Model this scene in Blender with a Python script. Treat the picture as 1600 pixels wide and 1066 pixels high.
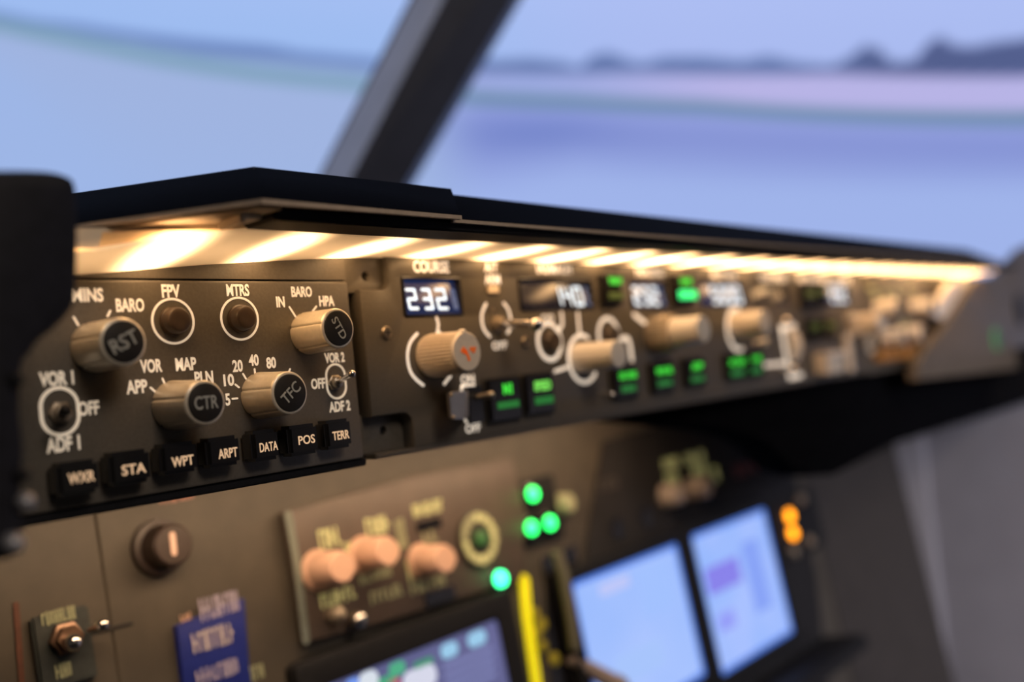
import bpy, bmesh, math, random
from mathutils import Vector, Matrix
random.seed(7)
# ------------------------------------------------------------------ clearing
for o in list(bpy.data.objects): bpy.data.objects.remove(o, do_unlink=True)
C = bpy.context.scene.collection
sc = bpy.context.scene
MM = 0.001; ZH = 1100.0          # model space is millimetres, panel-centre height above the floor
# ------------------------------------------------------------------ camera (35 mm lens, f/2.8-ish, at the captain's seat)
F_PX = 1500.0
def _norm(v): return v/v.length
_u = _norm(Vector((2100-800, 452-533, F_PX)))
_e = -(0.1*_u.x+_u.y)/_u.z
_d = _norm(Vector((0.1, 1, _e)))
_n = _u.cross(_d)
def ray(px, py):
    r = Vector((px-800, py-533, F_PX)); return Vector((r.dot(_u), r.dot(_n), -r.dot(_d)))
CAM = Vector((-238.5, -273.7, 0.0))
cam_data = bpy.data.cameras.new('camera'); cam = bpy.data.objects.new('camera', cam_data); C.objects.link(cam)
cam_data.sensor_width = 36.0; cam_data.lens = 36.0*F_PX/1600
cam_data.clip_start = 0.01; cam_data.clip_end = 60
right = Vector((_u.x, _n.x, -_d.x)); down = Vector((_u.y, _n.y, -_d.y)); fwd = Vector((_u.z, _n.z, -_d.z))
_m = Matrix(((right.x, -down.x, -fwd.x, CAM.x*MM), (right.y, -down.y, -fwd.y, CAM.y*MM), (right.z, -down.z, -fwd.z, (CAM.z+ZH)*MM), (0, 0, 0, 1)))
cam.matrix_world = _m
cam_data.dof.use_dof = True; cam_data.dof.focus_distance = 0.317; cam_data.dof.aperture_fstop = 3.9
sc.camera = cam
# ------------------------------------------------------------------ view, world, lights
sc.view_settings.view_transform = 'Standard'; sc.view_settings.look = 'None'
sc.view_settings.exposure = 0.0; sc.view_settings.gamma = 1.0; sc.view_settings.use_curve_mapping = False
sc.cycles.use_denoising = True
sc.cycles.max_bounces = 6; sc.cycles.sample_clamp_indirect = 4.0
w = bpy.data.worlds.new('world'); sc.world = w; w.use_nodes = True
w.node_tree.nodes['Background'].inputs[0].default_value = (0.9, 0.8, 0.72, 1)
w.node_tree.nodes['Background'].inputs[1].default_value = 0.035
def area(name, loc, target, size, size_y, power, col):
    l = bpy.data.lights.new(name, 'AREA'); l.shape = 'RECTANGLE'; l.size = size; l.size_y = size_y; l.energy = power; l.color = col
    o = bpy.data.objects.new(name, l); C.objects.link(o)
    loc = Vector(loc); o.location = (loc.x*MM, loc.y*MM, (loc.z+ZH)*MM)
    o.rotation_euler = (Vector(target)-loc).to_track_quat('-Z', 'Y').to_euler()
    return o
area('cockpit_dome_light', (-150, -1000, 700), (100, 100, -150), 0.35, 0.35, 4.6, (1.0, 0.84, 0.70))
fl = area('wall_fill_light', (350, -1100, 200), (860, -250, -350), 0.3, 0.3, 2.3, (0.90, 0.88, 1.0)); fl.data.spread = math.radians(72)  # added fill lamp, unseen, narrowed to brighten the right wall
area('panel_background_light', (110, 64, -27.6), (110, 105, -120), 0.42, 0.012, 0.40, (1.0, 0.67, 0.40))
# ------------------------------------------------------------------ materials
MATS = {}
def mat(name, col, rough=0.5, metal=0.0, emit=None, es=0.0, var=0.0, scale=300.0, bump=0.0, spec=0.5, coat=0.0):
    if name in MATS: return MATS[name]
    m = bpy.data.materials.new(name); m.use_nodes = True; nt = m.node_tree; b = nt.nodes['Principled BSDF']
    b.inputs['Base Color'].default_value = (*col, 1); b.inputs['Roughness'].default_value = rough; b.inputs['Metallic'].default_value = metal
    b.inputs['Specular IOR Level'].default_value = spec; b.inputs['Coat Weight'].default_value = coat
    if emit: b.inputs['Emission Color'].default_value = (*emit, 1); b.inputs['Emission Strength'].default_value = es
    if var or bump:
        tc = nt.nodes.new('ShaderNodeTexCoord'); nz = nt.nodes.new('ShaderNodeTexNoise')
        nz.inputs['Scale'].default_value = scale; nz.inputs['Detail'].default_value = 4
        nt.links.new(tc.outputs['Object'], nz.inputs['Vector'])
        if var:
            r = nt.nodes.new('ShaderNodeValToRGB')
            r.color_ramp.elements[0].color = (*[c*(1-var) for c in col], 1); r.color_ramp.elements[1].color = (*[min(1, c*(1+var)) for c in col], 1)
            r.color_ramp.elements[0].position = .3; r.color_ramp.elements[1].position = .7
            nt.links.new(nz.outputs['Fac'], r.inputs['Fac']); nt.links.new(r.outputs['Color'], b.inputs['Base Color'])
        if bump:
            bp = nt.nodes.new('ShaderNodeBump'); bp.inputs['Strength'].default_value = bump; bp.inputs['Distance'].default_value = 0.0002
            nt.links.new(nz.outputs['Fac'], bp.inputs['Height']); nt.links.new(bp.outputs['Normal'], b.inputs['Normal'])
    MATS[name] = m; return m
PANEL = mat('panel_grey_brown', (0.092, 0.081, 0.067), 0.42, var=.12, scale=900, bump=.25)
BOARD = mat('board_grey_brown', (0.068, 0.057, 0.044), 0.55, var=.15, scale=60, bump=.2)
BLACK = mat('matt_black', (0.006, 0.006, 0.008), 0.65, spec=.2, var=.3, scale=500, bump=.2)
BLACKG = mat('gloss_black', (0.008, 0.007, 0.007), 0.22)
KEYM = mat('key_black', (0.008, 0.007, 0.007), 0.14, spec=1.0, coat=1.0)
FASCIA = mat('fascia_black', (0.002, 0.0021, 0.003), 0.8, spec=.02, var=.2, scale=400, bump=.2)
DARK = mat('dark_recess', (0.012, 0.010, 0.009), 0.6, var=.2)
CREAM = mat('cream_reflector', (0.72, 0.60, 0.45), 0.45, var=.05, scale=80)
TAN = mat('lit_edge_rivet_tan', (0.42, 0.33, 0.25), 0.6, var=.1)
WHITE = mat('engraved_white', (0.80, 0.74, 0.66), 0.5, emit=(1, .82, .60), es=.36, var=.03)
WHITEM = mat('engraved_white_mcp', (0.85, 0.80, 0.74), 0.5, emit=(1, .86, .70), es=.55, var=.03)
KEYTXT = mat('key_lettering', (0.6, 0.5, 0.4), 0.5, emit=(1, .62, .34), es=.55, var=.03)
CAPTXT = mat('cap_lettering', (0.42, 0.42, 0.38), 0.6, var=.03)
KNOB = mat('satin_knob', (0.74, 0.66, 0.53), 0.33, metal=.35, var=.06, scale=600)
KNOBD = mat('satin_knob_dark', (0.34, 0.28, 0.21), 0.42, metal=.4, var=.06, scale=600)
KNOBB = mat('beige_knob', (0.72, 0.62, 0.50), 0.5, var=.05, scale=500)
KNOBW = mat('pale_knob', (0.78, 0.70, 0.60), 0.42, var=.05, scale=500)
SKIN = mat('peach_knob', (0.70, 0.44, 0.32), 0.5, var=.05)
CAP = mat('knob_cap_black', (0.016, 0.013, 0.011), 0.55, spec=.3, var=.2)
BUTTON = mat('brown_button', (0.055, 0.036, 0.024), 0.35, var=.15)
CHROME = mat('chrome', (0.75, 0.70, 0.66), 0.18, metal=1.0, var=.02)
STEEL = mat('screw_steel', (0.36, 0.31, 0.25), 0.35, metal=.9, var=.1)
GREY = mat('paddle_grey', (0.34, 0.34, 0.37), 0.4, metal=.5, var=.05)
ORANGE = mat('orange_mark', (0.85, 0.16, 0.02), 0.5, emit=(1, .2, .02), es=.15, var=.03)
GREEN = mat('green_legend', (0.02, .3, .03), .5, emit=(.06, .80, .05), es=.95, var=.02)
GREENP = mat('green_legend_pale', (0.1, .4, .08), .5, emit=(.18, .72, .09), es=.85, var=.02)
GREEND = mat('green_bar_dim', (0.01, .12, .02), .5, emit=(.03, .30, .055), es=.42, var=.02)
GREENX = mat('green_bar_faint', (0.06, .09, .02), .5, emit=(.10, .16, .02), es=.3, var=.02)
GREENB = mat('green_bar_bright', (0.02, .4, .1), .5, emit=(.03, .9, .22), es=1.5, var=.02)
DIGIT = mat('digit_white', (.5, .6, .7), .5, emit=(.72, .88, 1.0), es=1.15, var=.02)
DIGITD = mat('digit_ghost', (.1, .15, .3), .5, emit=(.20, .34, .75), es=.22, var=.02)
LCD = mat('lcd_glass', (.006, .010, .03), .12, emit=(.02, .045, .17), es=.36, var=.02, spec=.8)
LCDK = mat('lcd_glass_dark', (.006, .006, .01), .12, emit=(.02, .03, .09), es=.08, var=.02, spec=.8)
LEDM = mat('led_lens', (1, .9, .7), .4, emit=(1.0, .66, .34), es=8.0, var=.01)
STRIPM = mat('led_strip_body', (.85, .7, .5), .5, emit=(1.0, .56, .24), es=.7, var=.02)
LAMPG = mat('lamp_green', (.1, .8, .2), .4, emit=(.01, 1.0, .14), es=5.0, var=.01)
LAMPG2 = mat('lamp_green_cyan', (.1, .8, .4), .4, emit=(.03, 1.0, .30), es=6.5, var=.01)
LAMPO = mat('lamp_amber', (.8, .4, .05), .4, emit=(1.0, .30, .004), es=4.2, var=.01)
BEZEL = mat('bezel_black', (.012, .012, .014), .6, spec=.25, var=.2)
BLUE = mat('placard_blue', (.008, .018, .17), .5, var=.1, emit=(.005, .01, .12), es=.1)
PALE = mat('placard_print', (.45, .40, .55), .6, var=.1)
OLIVE = mat('olive_print', (.58, .58, .30), .6, var=.1, emit=(.5, .5, .2), es=.22)
OLIVED = mat('olive_print_dim', (.34, .34, .20), .6, var=.1, emit=(.3, .3, .15), es=.12)
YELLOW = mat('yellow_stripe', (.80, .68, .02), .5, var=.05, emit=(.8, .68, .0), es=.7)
PINK = mat('pink_print', (.50, .24, .20), .6, var=.1)
WALLM = mat('side_wall_grey', (.30, .29, .32), .6, var=.06, scale=20)
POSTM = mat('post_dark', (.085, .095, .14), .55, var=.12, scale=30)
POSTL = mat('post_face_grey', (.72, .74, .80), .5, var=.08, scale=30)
FLOORM = mat('floor_dark', (.05, .048, .045), .8, var=.3, scale=10)
YOKEM = mat('yoke_black', (0.012, 0.012, 0.017), 0.6, spec=.2, var=.2, scale=300)
# ------------------------------------------------------------------ projection helpers: pixel -> point on a real plane
def at(px, py, Y=0.0):
    r = ray(px, py); return CAM+r*((273.7+Y)/r.y)
def atX(px, py, X):
    r = ray(px, py); return CAM+r*((X-CAM.x)/r.x)
TILT = math.radians(8); PY0 = 130.0; PZ0 = -31.0
MP = Matrix.Translation((0, PY0, PZ0)) @ Matrix.Rotation(-TILT, 4, 'X')      # main-panel frame (x right, -y to the pilot, z up the panel)
MPI = MP.inverted()
def onp(px, py, lift=0.0):
    """pixel -> (x,z) in the main-panel frame at height lift above it"""
    o = MPI @ CAM; r = MPI.to_3x3() @ ray(px, py); s = (-lift-o.y)/r.y; p = o+s*r; return p
# ------------------------------------------------------------------ object plumbing
WM = {}
def S(M):
    M = M.copy(); t = M.translation; M.translation = (t.x*MM, t.y*MM, (t.z+ZH)*MM); return M
def link(o, M, parent=None):
    """M is the world matrix in model millimetres"""
    C.objects.link(o); WM[o.name] = M
    if parent is not None:
        o.parent = parent; o.matrix_basis = S(WM[parent.name]).inverted() @ S(M)
    else: o.matrix_basis = S(M)
    return o
def T(x, y, z): return Matrix.Translation((x, y, z))
def thing(name, label, cat, M, group=None):
    o = bpy.data.objects.new(name, None); o.empty_display_size = .01
    link(o, M); o['label'] = label; o['category'] = cat
    if group: o['group'] = group
    return o
def tag(o, label, cat, group=None):
    o['label'] = label; o['category'] = cat
    if group: o['group'] = group
    return o
def struct(o): o['kind'] = 'structure'; return o
def finish(name, bm, m, M, parent=None, smooth=False, label=None):
    for v in bm.verts: v.co *= MM
    bmesh.ops.recalc_face_normals(bm, faces=bm.faces)
    me = bpy.data.meshes.new(name); bm.to_mesh(me); bm.free(); me.materials.append(m)
    if smooth:
        me.polygons.foreach_set('use_smooth', [True]*len(me.polygons))
        try: me.set_sharp_from_angle(angle=math.radians(38))
        except Exception: pass
    o = bpy.data.objects.new(name, me); link(o, M, parent)
    if label: o['label'] = label
    return o
def add_box(bm, x0, x1, y0, y1, z0, z1, bev=0.0, seg=2):
    vs = [bm.verts.new(p) for p in ((x0,y0,z0),(x1,y0,z0),(x1,y1,z0),(x0,y1,z0),(x0,y0,z1),(x1,y0,z1),(x1,y1,z1),(x0,y1,z1))]
    fs = [bm.faces.new([vs[i] for i in f]) for f in ((0,3,2,1),(4,5,6,7),(0,1,5,4),(1,2,6,5),(2,3,7,6),(3,0,4,7))]
    if bev:
        es = list({e for f in fs for e in f.edges}); bmesh.ops.bevel(bm, geom=es, offset=bev, segments=seg, affect='EDGES', clamp_overlap=True)
def box(name, dims, m, M, parent=None, bev=0.0, label=None, seg=2):
    bm = bmesh.new(); add_box(bm, *dims, bev=bev, seg=seg); return finish(name, bm, m, M, parent, smooth=bool(bev), label=label)
def add_lathe(bm, prof, seg=48, rf=None, cx=0, cz=0):
    """prof: (protrusion, radius) towards the pilot (-y)"""
    rings = []
    for h, r in prof:
        ring = []
        for i in range(seg):
            a = 2*math.pi*i/seg; k = rf(a, h, r) if rf else r
            ring.append(bm.verts.new((cx+k*math.cos(a), -h, cz+k*math.sin(a))))
        rings.append(ring)
    for A, B in zip(rings, rings[1:]):
        for i in range(seg):
            j = (i+1) % seg; bm.faces.new((A[i], A[j], B[j], B[i]))
    bm.faces.new(rings[0][::-1]); bm.faces.new(rings[-1])
def lathe(name, prof, m, M, parent=None, seg=48, rf=None, label=None):
    bm = bmesh.new(); add_lathe(bm, prof, seg, rf); return finish(name, bm, m, M, parent, smooth=True, label=label)
def curve_mesh(cu):
    o = bpy.data.objects.new('tmp', cu); C.objects.link(o)
    dg = bpy.context.evaluated_depsgraph_get(); me = bpy.data.meshes.new_from_object(o.evaluated_get(dg))
    bpy.data.objects.remove(o, do_unlink=True); bm = bmesh.new(); bm.from_mesh(me); bpy.data.meshes.remove(me)
    return bm
def plate_bm(loops, y0, y1, bev=0.0):
    """outer loop + holes as (x,z) lists; solid from y0 (pilot side) to y1"""
    cu = bpy.data.curves.new('p', 'CURVE'); cu.dimensions = '2D'; cu.fill_mode = 'BOTH'
    for L in loops:
        s = cu.splines.new('POLY'); s.points.add(len(L)-1)
        for p, q in zip(s.points, L): p.co = (q[0], q[1], 0, 1)
        s.use_cyclic_u = True
    cu.extrude = max((y1-y0)/2-bev, .001); cu.bevel_depth = bev; cu.bevel_resolution = 1 if bev else 0; cu.offset = -bev
    bm = curve_mesh(cu); ym = (y0+y1)/2
    for v in bm.verts: v.co = Vector((v.co.x, ym-v.co.z, v.co.y))
    bmesh.ops.remove_doubles(bm, verts=bm.verts, dist=1e-5)
    return bm
def plate(name, loops, y0, y1, m, M, parent=None, bev=0.0, label=None):
    return finish(name, plate_bm(loops, y0, y1, bev), m, M, parent, smooth=bool(bev), label=label)
def rrect(x0, x1, z0, z1, r=0.0, n=5):
    if r <= 0: return [(x0,z0),(x1,z0),(x1,z1),(x0,z1)]
    out = []
    for cx, cz, a0 in ((x1-r,z0+r,-90),(x1-r,z1-r,0),(x0+r,z1-r,90),(x0+r,z0+r,180)):
        for i in range(n+1):
            a = math.radians(a0+90*i/n); out.append((cx+r*math.cos(a), cz+r*math.sin(a)))
    return out
def circ(cx, cz, r, n=40): return [(cx+r*math.cos(2*math.pi*i/n), cz+r*math.sin(2*math.pi*i/n)) for i in range(n)]
def ribbon(pts, wd):
    """outline (x,z) of a round-ended stroke along pts"""
    P = [Vector((p[0], p[1])) for p in pts]; n = len(P); L = []; R = []; h = wd/2
    for i in range(n):
        d = (P[min(i+1, n-1)]-P[max(i-1, 0)]).normalized(); nn = Vector((-d.y, d.x)); L.append(P[i]+nn*h); R.append(P[i]-nn*h)
    out = list(L); d = (P[-1]-P[-2]).normalized(); a0 = math.atan2(d.y, d.x)
    out += [P[-1]+Vector((math.cos(a0+math.radians(t)), math.sin(a0+math.radians(t))))*h for t in (60, 30, 0, -30, -60)]
    out += R[::-1]; d = (P[0]-P[1]).normalized(); a0 = math.atan2(d.y, d.x)
    out += [P[0]+Vector((math.cos(a0+math.radians(t)), math.sin(a0+math.radians(t))))*h for t in (60, 30, 0, -30, -60)]
    return [(p.x, p.y) for p in out]
def arcpts(cx, cz, r, a0, a1, n=16): return [(cx+r*math.cos(math.radians(a0+(a1-a0)*i/n)), cz+r*math.sin(math.radians(a0+(a1-a0)*i/n))) for i in range(n+1)]
def mark(loops, m, parent, Y=0.0, name='engraved_mark', th=.18):
    xs = [p[0] for p in loops[0]]; zs = [p[1] for p in loops[0]]; cx = sum(xs)/len(xs); cz = sum(zs)/len(zs)
    L = [[(x-cx, z-cz) for x, z in l] for l in loops]
    return plate(name, L, -th, .05, m, T(cx, Y, cz), parent)
def stroke(pix, wd, m, parent, Y=0.0, name='engraved_mark'):
    pts = [(at(*p, Y).x, at(*p, Y).z) for p in pix]; return mark([ribbon(pts, wd)], m, parent, Y, name)
def smoothpix(pts, n=6):
    """Catmull-Rom through control points"""
    P = [pts[0]]+list(pts)+[pts[-1]]; out = []
    for i in range(1, len(P)-2):
        for k in range(n):
            t = k/n; a, b, c, d = P[i-1], P[i], P[i+1], P[i+2]
            out.append(tuple(.5*((2*b[j])+(-a[j]+c[j])*t+(2*a[j]-5*b[j]+4*c[j]-d[j])*t*t+(-a[j]+3*b[j]-3*c[j]+d[j])*t**3) for j in range(2)))
    out.append(pts[-1]); return out
def text_bm(s, w_mm, h_mm, th=.12, bold=.022, rot=0.0):
    cu = bpy.data.curves.new('t', 'FONT'); cu.body = s; cu.size = 1.0; cu.align_x = 'LEFT'; cu.extrude = .02; cu.offset = bold; cu.resolution_u = 3
    bm = curve_mesh(cu)
    xs = [v.co.x for v in bm.verts]; ys = [v.co.y for v in bm.verts]
    x0, x1, y0, y1 = min(xs), max(xs), min(ys), max(ys); sx = w_mm/(x1-x0); sy = h_mm/(y1-y0); c, s_ = math.cos(rot), math.sin(rot)
    for v in bm.verts:
        x = (v.co.x-(x0+x1)/2)*sx; z = (v.co.y-(y0+y1)/2)*sy; y = -th if v.co.z > 0 else .02
        v.co = Vector((x*c-z*s_, y, x*s_+z*c))
    return bm
def text(s, xl, xr, py, h_mm, m, parent, Y=0.0, name='lettering', bold=.03, label=None):
    a = at(xl, py, Y); b = at(xr, py, Y); bm = text_bm(s, abs(b.x-a.x), h_mm*1.14, bold=bold)
    return finish(name, bm, m, T((a.x+b.x)/2, Y, at((xl+xr)/2, py, Y).z), parent, label=label)
# ------------------------------------------------------------------ floor, side wall
box('floor', (-3000, 3600, -3500, 4000, -1120, -1100), FLOORM, T(0, 0, 0)); struct(bpy.data.objects['floor'])
wr = box('wall_right', (842, 880, -1900, 128, -1100, -44), WALLM, T(0, 0, 0), bev=6); struct(wr)
tr = box('trim_1', (836, 843, 84, 128, -1100, -46), mat('trim_pale', (.42, .41, .45), .5, var=.05), T(0, 0, 0), bev=2.5); struct(tr)
# ------------------------------------------------------------------ curved projection screen with the projected airfield
SCX, SCY, SCR = 240.0, -300.0, 2000.0
def on_screen(px, py):
    r = ray(px, py); ox, oy = CAM.x-SCX, CAM.y-SCY
    a = r.x**2+r.y**2; b = 2*(ox*r.x+oy*r.y); c = ox*ox+oy*oy-SCR**2
    s = (-b+math.sqrt(b*b-4*a*c))/2/a; q = CAM+s*r; return math.degrees(math.atan2(q.x-SCX, q.y-SCY)), q.z
def table(pix): return sorted(on_screen(*p) for p in pix)
def interp(tb, x):
    if x <= tb[0][0]: return tb[0][1]
    for (a, va), (b, vb) in zip(tb, tb[1:]):
        if x <= b: return va+(vb-va)*(x-a)/(b-a)
    return tb[-1][1]
HOR = table([(0,26),(100,44),(200,62),(300,80),(450,94),(560,104),(760,112),(1000,112),(1300,114),(1600,118)])
TREE = table([(0,20),(60,32),(120,38),(200,50),(300,62),(420,72),(440,76),(470,82),(560,90),(640,98),(745,90),(770,96),(830,92),(880,98),(905,106),(925,88),(950,82),(975,92),(1000,100),(1040,90),(1100,90),(1160,96),(1200,88),(1250,100),(1300,104),(1330,90),(1350,72),(1375,78),(1392,98),(1430,96),(1450,68),(1470,58),(1490,72),(1520,74),(1560,66),(1600,62)])
GRASS = table([(0,34),(100,56),(250,88),(400,112),(560,128),(740,150),(900,156),(1100,164),(1300,176),(1600,182)])
TAR = table([(0,60),(250,150),(500,200),(740,210),(900,205),(1100,215),(1300,225),(1600,230)])
def lin(c): return tuple((x/255/12.92 if x/255 <= .04045 else ((x/255+.055)/1.055)**2.4) for x in c)
def mix(a, b, t): t = max(0, min(1, t)); return tuple(x+(y-x)*t for x, y in zip(a, b))
def sm(a, b, x): t = max(0, min(1, (x-a)/(b-a))); return t*t*(3-2*t)
K0 = on_screen(620, 100)[0]; K1 = on_screen(1600, 100)[0]
def screen_colour(th, z):
    k = (th-K0)/(K1-K0)      # 0 at the windshield post, 1 at the far right
    h = interp(HOR, th); g = interp(GRASS, th); t = interp(TAR, th); kr = sm(0, .15, k)
    sky = mix(mix((158, 188, 240), (170, 187, 240), sm(-.1, .5, k)), (180, 196, 248), sm(0, 500, z-h))
    tree = mix((106, 132, 188), mix((100, 120, 172), (84, 96, 142), sm(.6, .85, k)), kr)
    top = interp(TREE, th)
    field = mix((150, 174, 218), mix((156, 170, 224), (184, 180, 230), sm(.2, .6, k)), kr)
    grass = mix((128, 162, 188), (110, 140, 172), kr)
    f = (g-14-z)/max(g-14-t, 1)
    left = mix((160, 180, 224), (158, 182, 230), sm(0, 6, f))
    r1 = mix((150, 162, 224), (136, 150, 214), sm(0, .9, f)); r1 = mix(r1, (160, 180, 234), sm(1.0, 3.2, f))
    dip = .14*math.exp(-((k-.22)/.14)**2)*math.exp(-((f-1.0)/.7)**2); r1 = mix(r1, (100, 120, 192), dip*3)
    ground = mix(left, r1, kr)
    c = mix(ground, grass, sm(g-30, g-14, z)); c = mix(c, field, sm(g+2, g+20, z)); c = mix(c, tree, sm(h-8, h+4, z))
    return lin(mix(c, sky, sm(max(top, h)-6, max(top, h)+8, z)))
bm = bmesh.new(); NT, NZ = 460, 230; T0, T1 = -48.0, 96.0; Z0, Z1 = -500.0, 1700.0; colr = []
grid = []
for i in range(NT+1):
    th = T0+(T1-T0)*i/NT; a = math.radians(th); col = []
    for j in range(NZ+1):
        z = Z0+(Z1-Z0)*j/NZ; col.append(bm.verts.new((SCX+SCR*math.sin(a), SCY+SCR*math.cos(a), z))); colr.append(screen_colour(th, z))
    grid.append(col)
for i in range(NT):
    for j in range(NZ): bm.faces.new((grid[i][j], grid[i+1][j], grid[i+1][j+1], grid[i][j+1]))
for v in bm.verts: v.co *= MM
me = bpy.data.meshes.new('picture'); bm.to_mesh(me); bm.free()
ca = me.color_attributes.new('projection', 'FLOAT_COLOR', 'POINT'); ca.data.foreach_set('color', [x for c in colr for x in (*c, 1.0)])
ms = bpy.data.materials.new('projected_airfield'); ms.use_nodes = True; nt = ms.node_tree; nt.nodes.clear()
at_ = nt.nodes.new('ShaderNodeAttribute'); at_.attribute_name = 'projection'; em = nt.nodes.new('ShaderNodeEmission'); ou = nt.nodes.new('ShaderNodeOutputMaterial')
em.inputs['Strength'].default_value = 1.0; nt.links.new(at_.outputs['Color'], em.inputs['Color']); nt.links.new(em.outputs[0], ou.inputs['Surface']); me.materials.append(ms)
scr = thing('projection_screen', 'large curved projection screen beyond the glareshield showing a hazy blue airfield and distant trees', 'screen', T(SCX, SCY+SCR, -1100))
o = bpy.data.objects.new('picture', me); link(o, T(0, 0, 0), scr); me.polygons.foreach_set('use_smooth', [True]*len(me.polygons))
bm = bmesh.new()
for i in range(0, NT, 6):
    pass
n = 70; ring = []
for i in range(n+1):
    a = math.radians(T0+(T1-T0)*i/n)
    ring.append([bm.verts.new((SCX+r*math.sin(a), SCY+r*math.cos(a), z)) for r, z in ((SCR+6, -500), (SCR+40, -500), (SCR+40, 1700), (SCR+6, 1700))])
for A, B in zip(ring, ring[1:]):
    for k in range(4): bm.faces.new((A[k], A[(k+1) % 4], B[(k+1) % 4], B[k]))
finish('backing_shell', bm, BLACK, T(0, 0, 0), scr)
for deg in (-44, -20, 4, 28, 52, 76, 92):
    a = math.radians(deg); box('support_post', (-25, 25, -25, 25, -1100, -480), BLACK, T(SCX+(SCR+30)*math.sin(a), SCY+(SCR+30)*math.cos(a), 0), scr)
# ------------------------------------------------------------------ windshield post (part of the cockpit shell)
def prism(name, quadsA, quadsB, m, parent=None, label=None, bev=0):
    bm = bmesh.new(); A = [bm.verts.new(p) for p in quadsA]; B = [bm.verts.new(p) for p in quadsB]; n = len(A)
    bm.faces.new(A[::-1]); bm.faces.new(B)
    for i in range(n): bm.faces.new((A[i], A[(i+1) % n], B[(i+1) % n], B[i]))
    if bev: bmesh.ops.bevel(bm, geom=list(bm.edges), offset=bev, segments=3, affect='EDGES', clamp_overlap=True)
    return finish(name, bm, m, T(0, 0, 0), parent, smooth=bool(bev), label=label)
post = bpy.data.objects.new('trim_2', None); link(post, T(250, 280, 72)); post['kind'] = 'structure'
def zray(px, py, z): return CAM+ray(px, py)*(z/F_PX)
b0, b1, b2 = zray(496, 278, 800), zray(546, 282, 770), zray(628, 296, 812)
t0_, t1_, t2_ = zray(645, -12, 800), zray(700, -12, 770), zray(808, -12, 812)
def ext(a, b, ka, kb): return a+(b-a)*ka, a+(b-a)*kb
P_ = [ext(b0, t0_, -.16, 2.6), ext(b1, t1_, -.16, 2.6), ext(b2, t2_, -.16, 2.6)]
back = Vector((60, 70, 0))
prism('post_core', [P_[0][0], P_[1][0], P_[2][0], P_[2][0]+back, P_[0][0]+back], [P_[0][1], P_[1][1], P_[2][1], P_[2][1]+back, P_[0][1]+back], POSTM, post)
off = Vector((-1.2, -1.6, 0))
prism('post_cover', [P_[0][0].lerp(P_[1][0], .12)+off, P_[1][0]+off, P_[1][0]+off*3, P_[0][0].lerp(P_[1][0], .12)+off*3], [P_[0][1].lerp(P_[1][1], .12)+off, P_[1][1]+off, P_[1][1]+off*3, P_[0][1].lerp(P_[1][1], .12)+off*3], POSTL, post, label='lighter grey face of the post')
# ------------------------------------------------------------------ glareshield
gs = thing('glareshield', 'black glareshield eyebrow running above the lit control panels', 'glareshield', T(238, 100, 50))
def hood(name, bot, top, zb, zt, m, label=None):
    bm = bmesh.new(); A = [bm.verts.new((x, y, zb)) for x, y in bot]; B = [bm.verts.new((x, y, zt)) for x, y in top]; n = len(A)
    bm.faces.new(A[::-1]); bm.faces.new(B)
    for i in range(n): bm.faces.new((A[i], A[(i+1) % n], B[(i+1) % n], B[i]))
    es = [e for e in bm.edges if abs(e.verts[0].co.y) < 90 and abs(e.verts[1].co.y) < 90]
    bmesh.ops.bevel(bm, geom=es, offset=1.0, segments=3, affect='EDGES', clamp_overlap=True)
    return finish(name, bm, m, T(0, 0, 0), gs, smooth=True, label=label)
hood('hood_section', [(-8,-58),(-86,-58),(-142,36),(-142,300),(20,300)], [(18,-30),(-68,-30),(-124,66),(-124,300),(20,300)], 53, 70, FASCIA, 'raised left section of the hood with an angled corner')
hood('hood_section', [(800,300),(760,40),(690,-50),(-12,-51.5),(10,300)], [(800,300),(770,60),(684,-22),(10,-24.5),(10,300)], 53.2, 69.4, FASCIA)
for A_, B_ in (((-8,-57.4),(-85.6,-57.4)), ((-85.6,-57.4),(-120,0.5))):
    a = Vector(A_); b = Vector(B_); d = (b-a).normalized(); nn = Vector((d.y, -d.x)); nn = nn if nn.y > 0 or nn.x > 0.5 else -nn
    prism('painted_lit_edge', [(a.x, a.y, 52), (b.x, b.y, 52), (b.x+nn.x*1.6, b.y+nn.y*1.6, 52), (a.x+nn.x*1.6, a.y+nn.y*1.6, 52)], [(a.x, a.y, 53.3), (b.x, b.y, 53.3), (b.x+nn.x*1.6, b.y+nn.y*1.6, 53.3), (a.x+nn.x*1.6, a.y+nn.y*1.6, 53.3)], TAN, gs, label='thin tan strip standing in for light on the lip edge')
box('painted_lit_edge', (-6, 690, -51.2, -50.0, 52.2, 53.4), TAN, T(0, 0, 0), gs)  # tan strips put the light along the black hood lip into colour
box('lamp_valance', (-76, 740, -49, -33.5, 49.6, 53.0), BLACK, T(0, 0, 0), gs, bev=.6, label='black strip between the hood lip and the lights')
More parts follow.
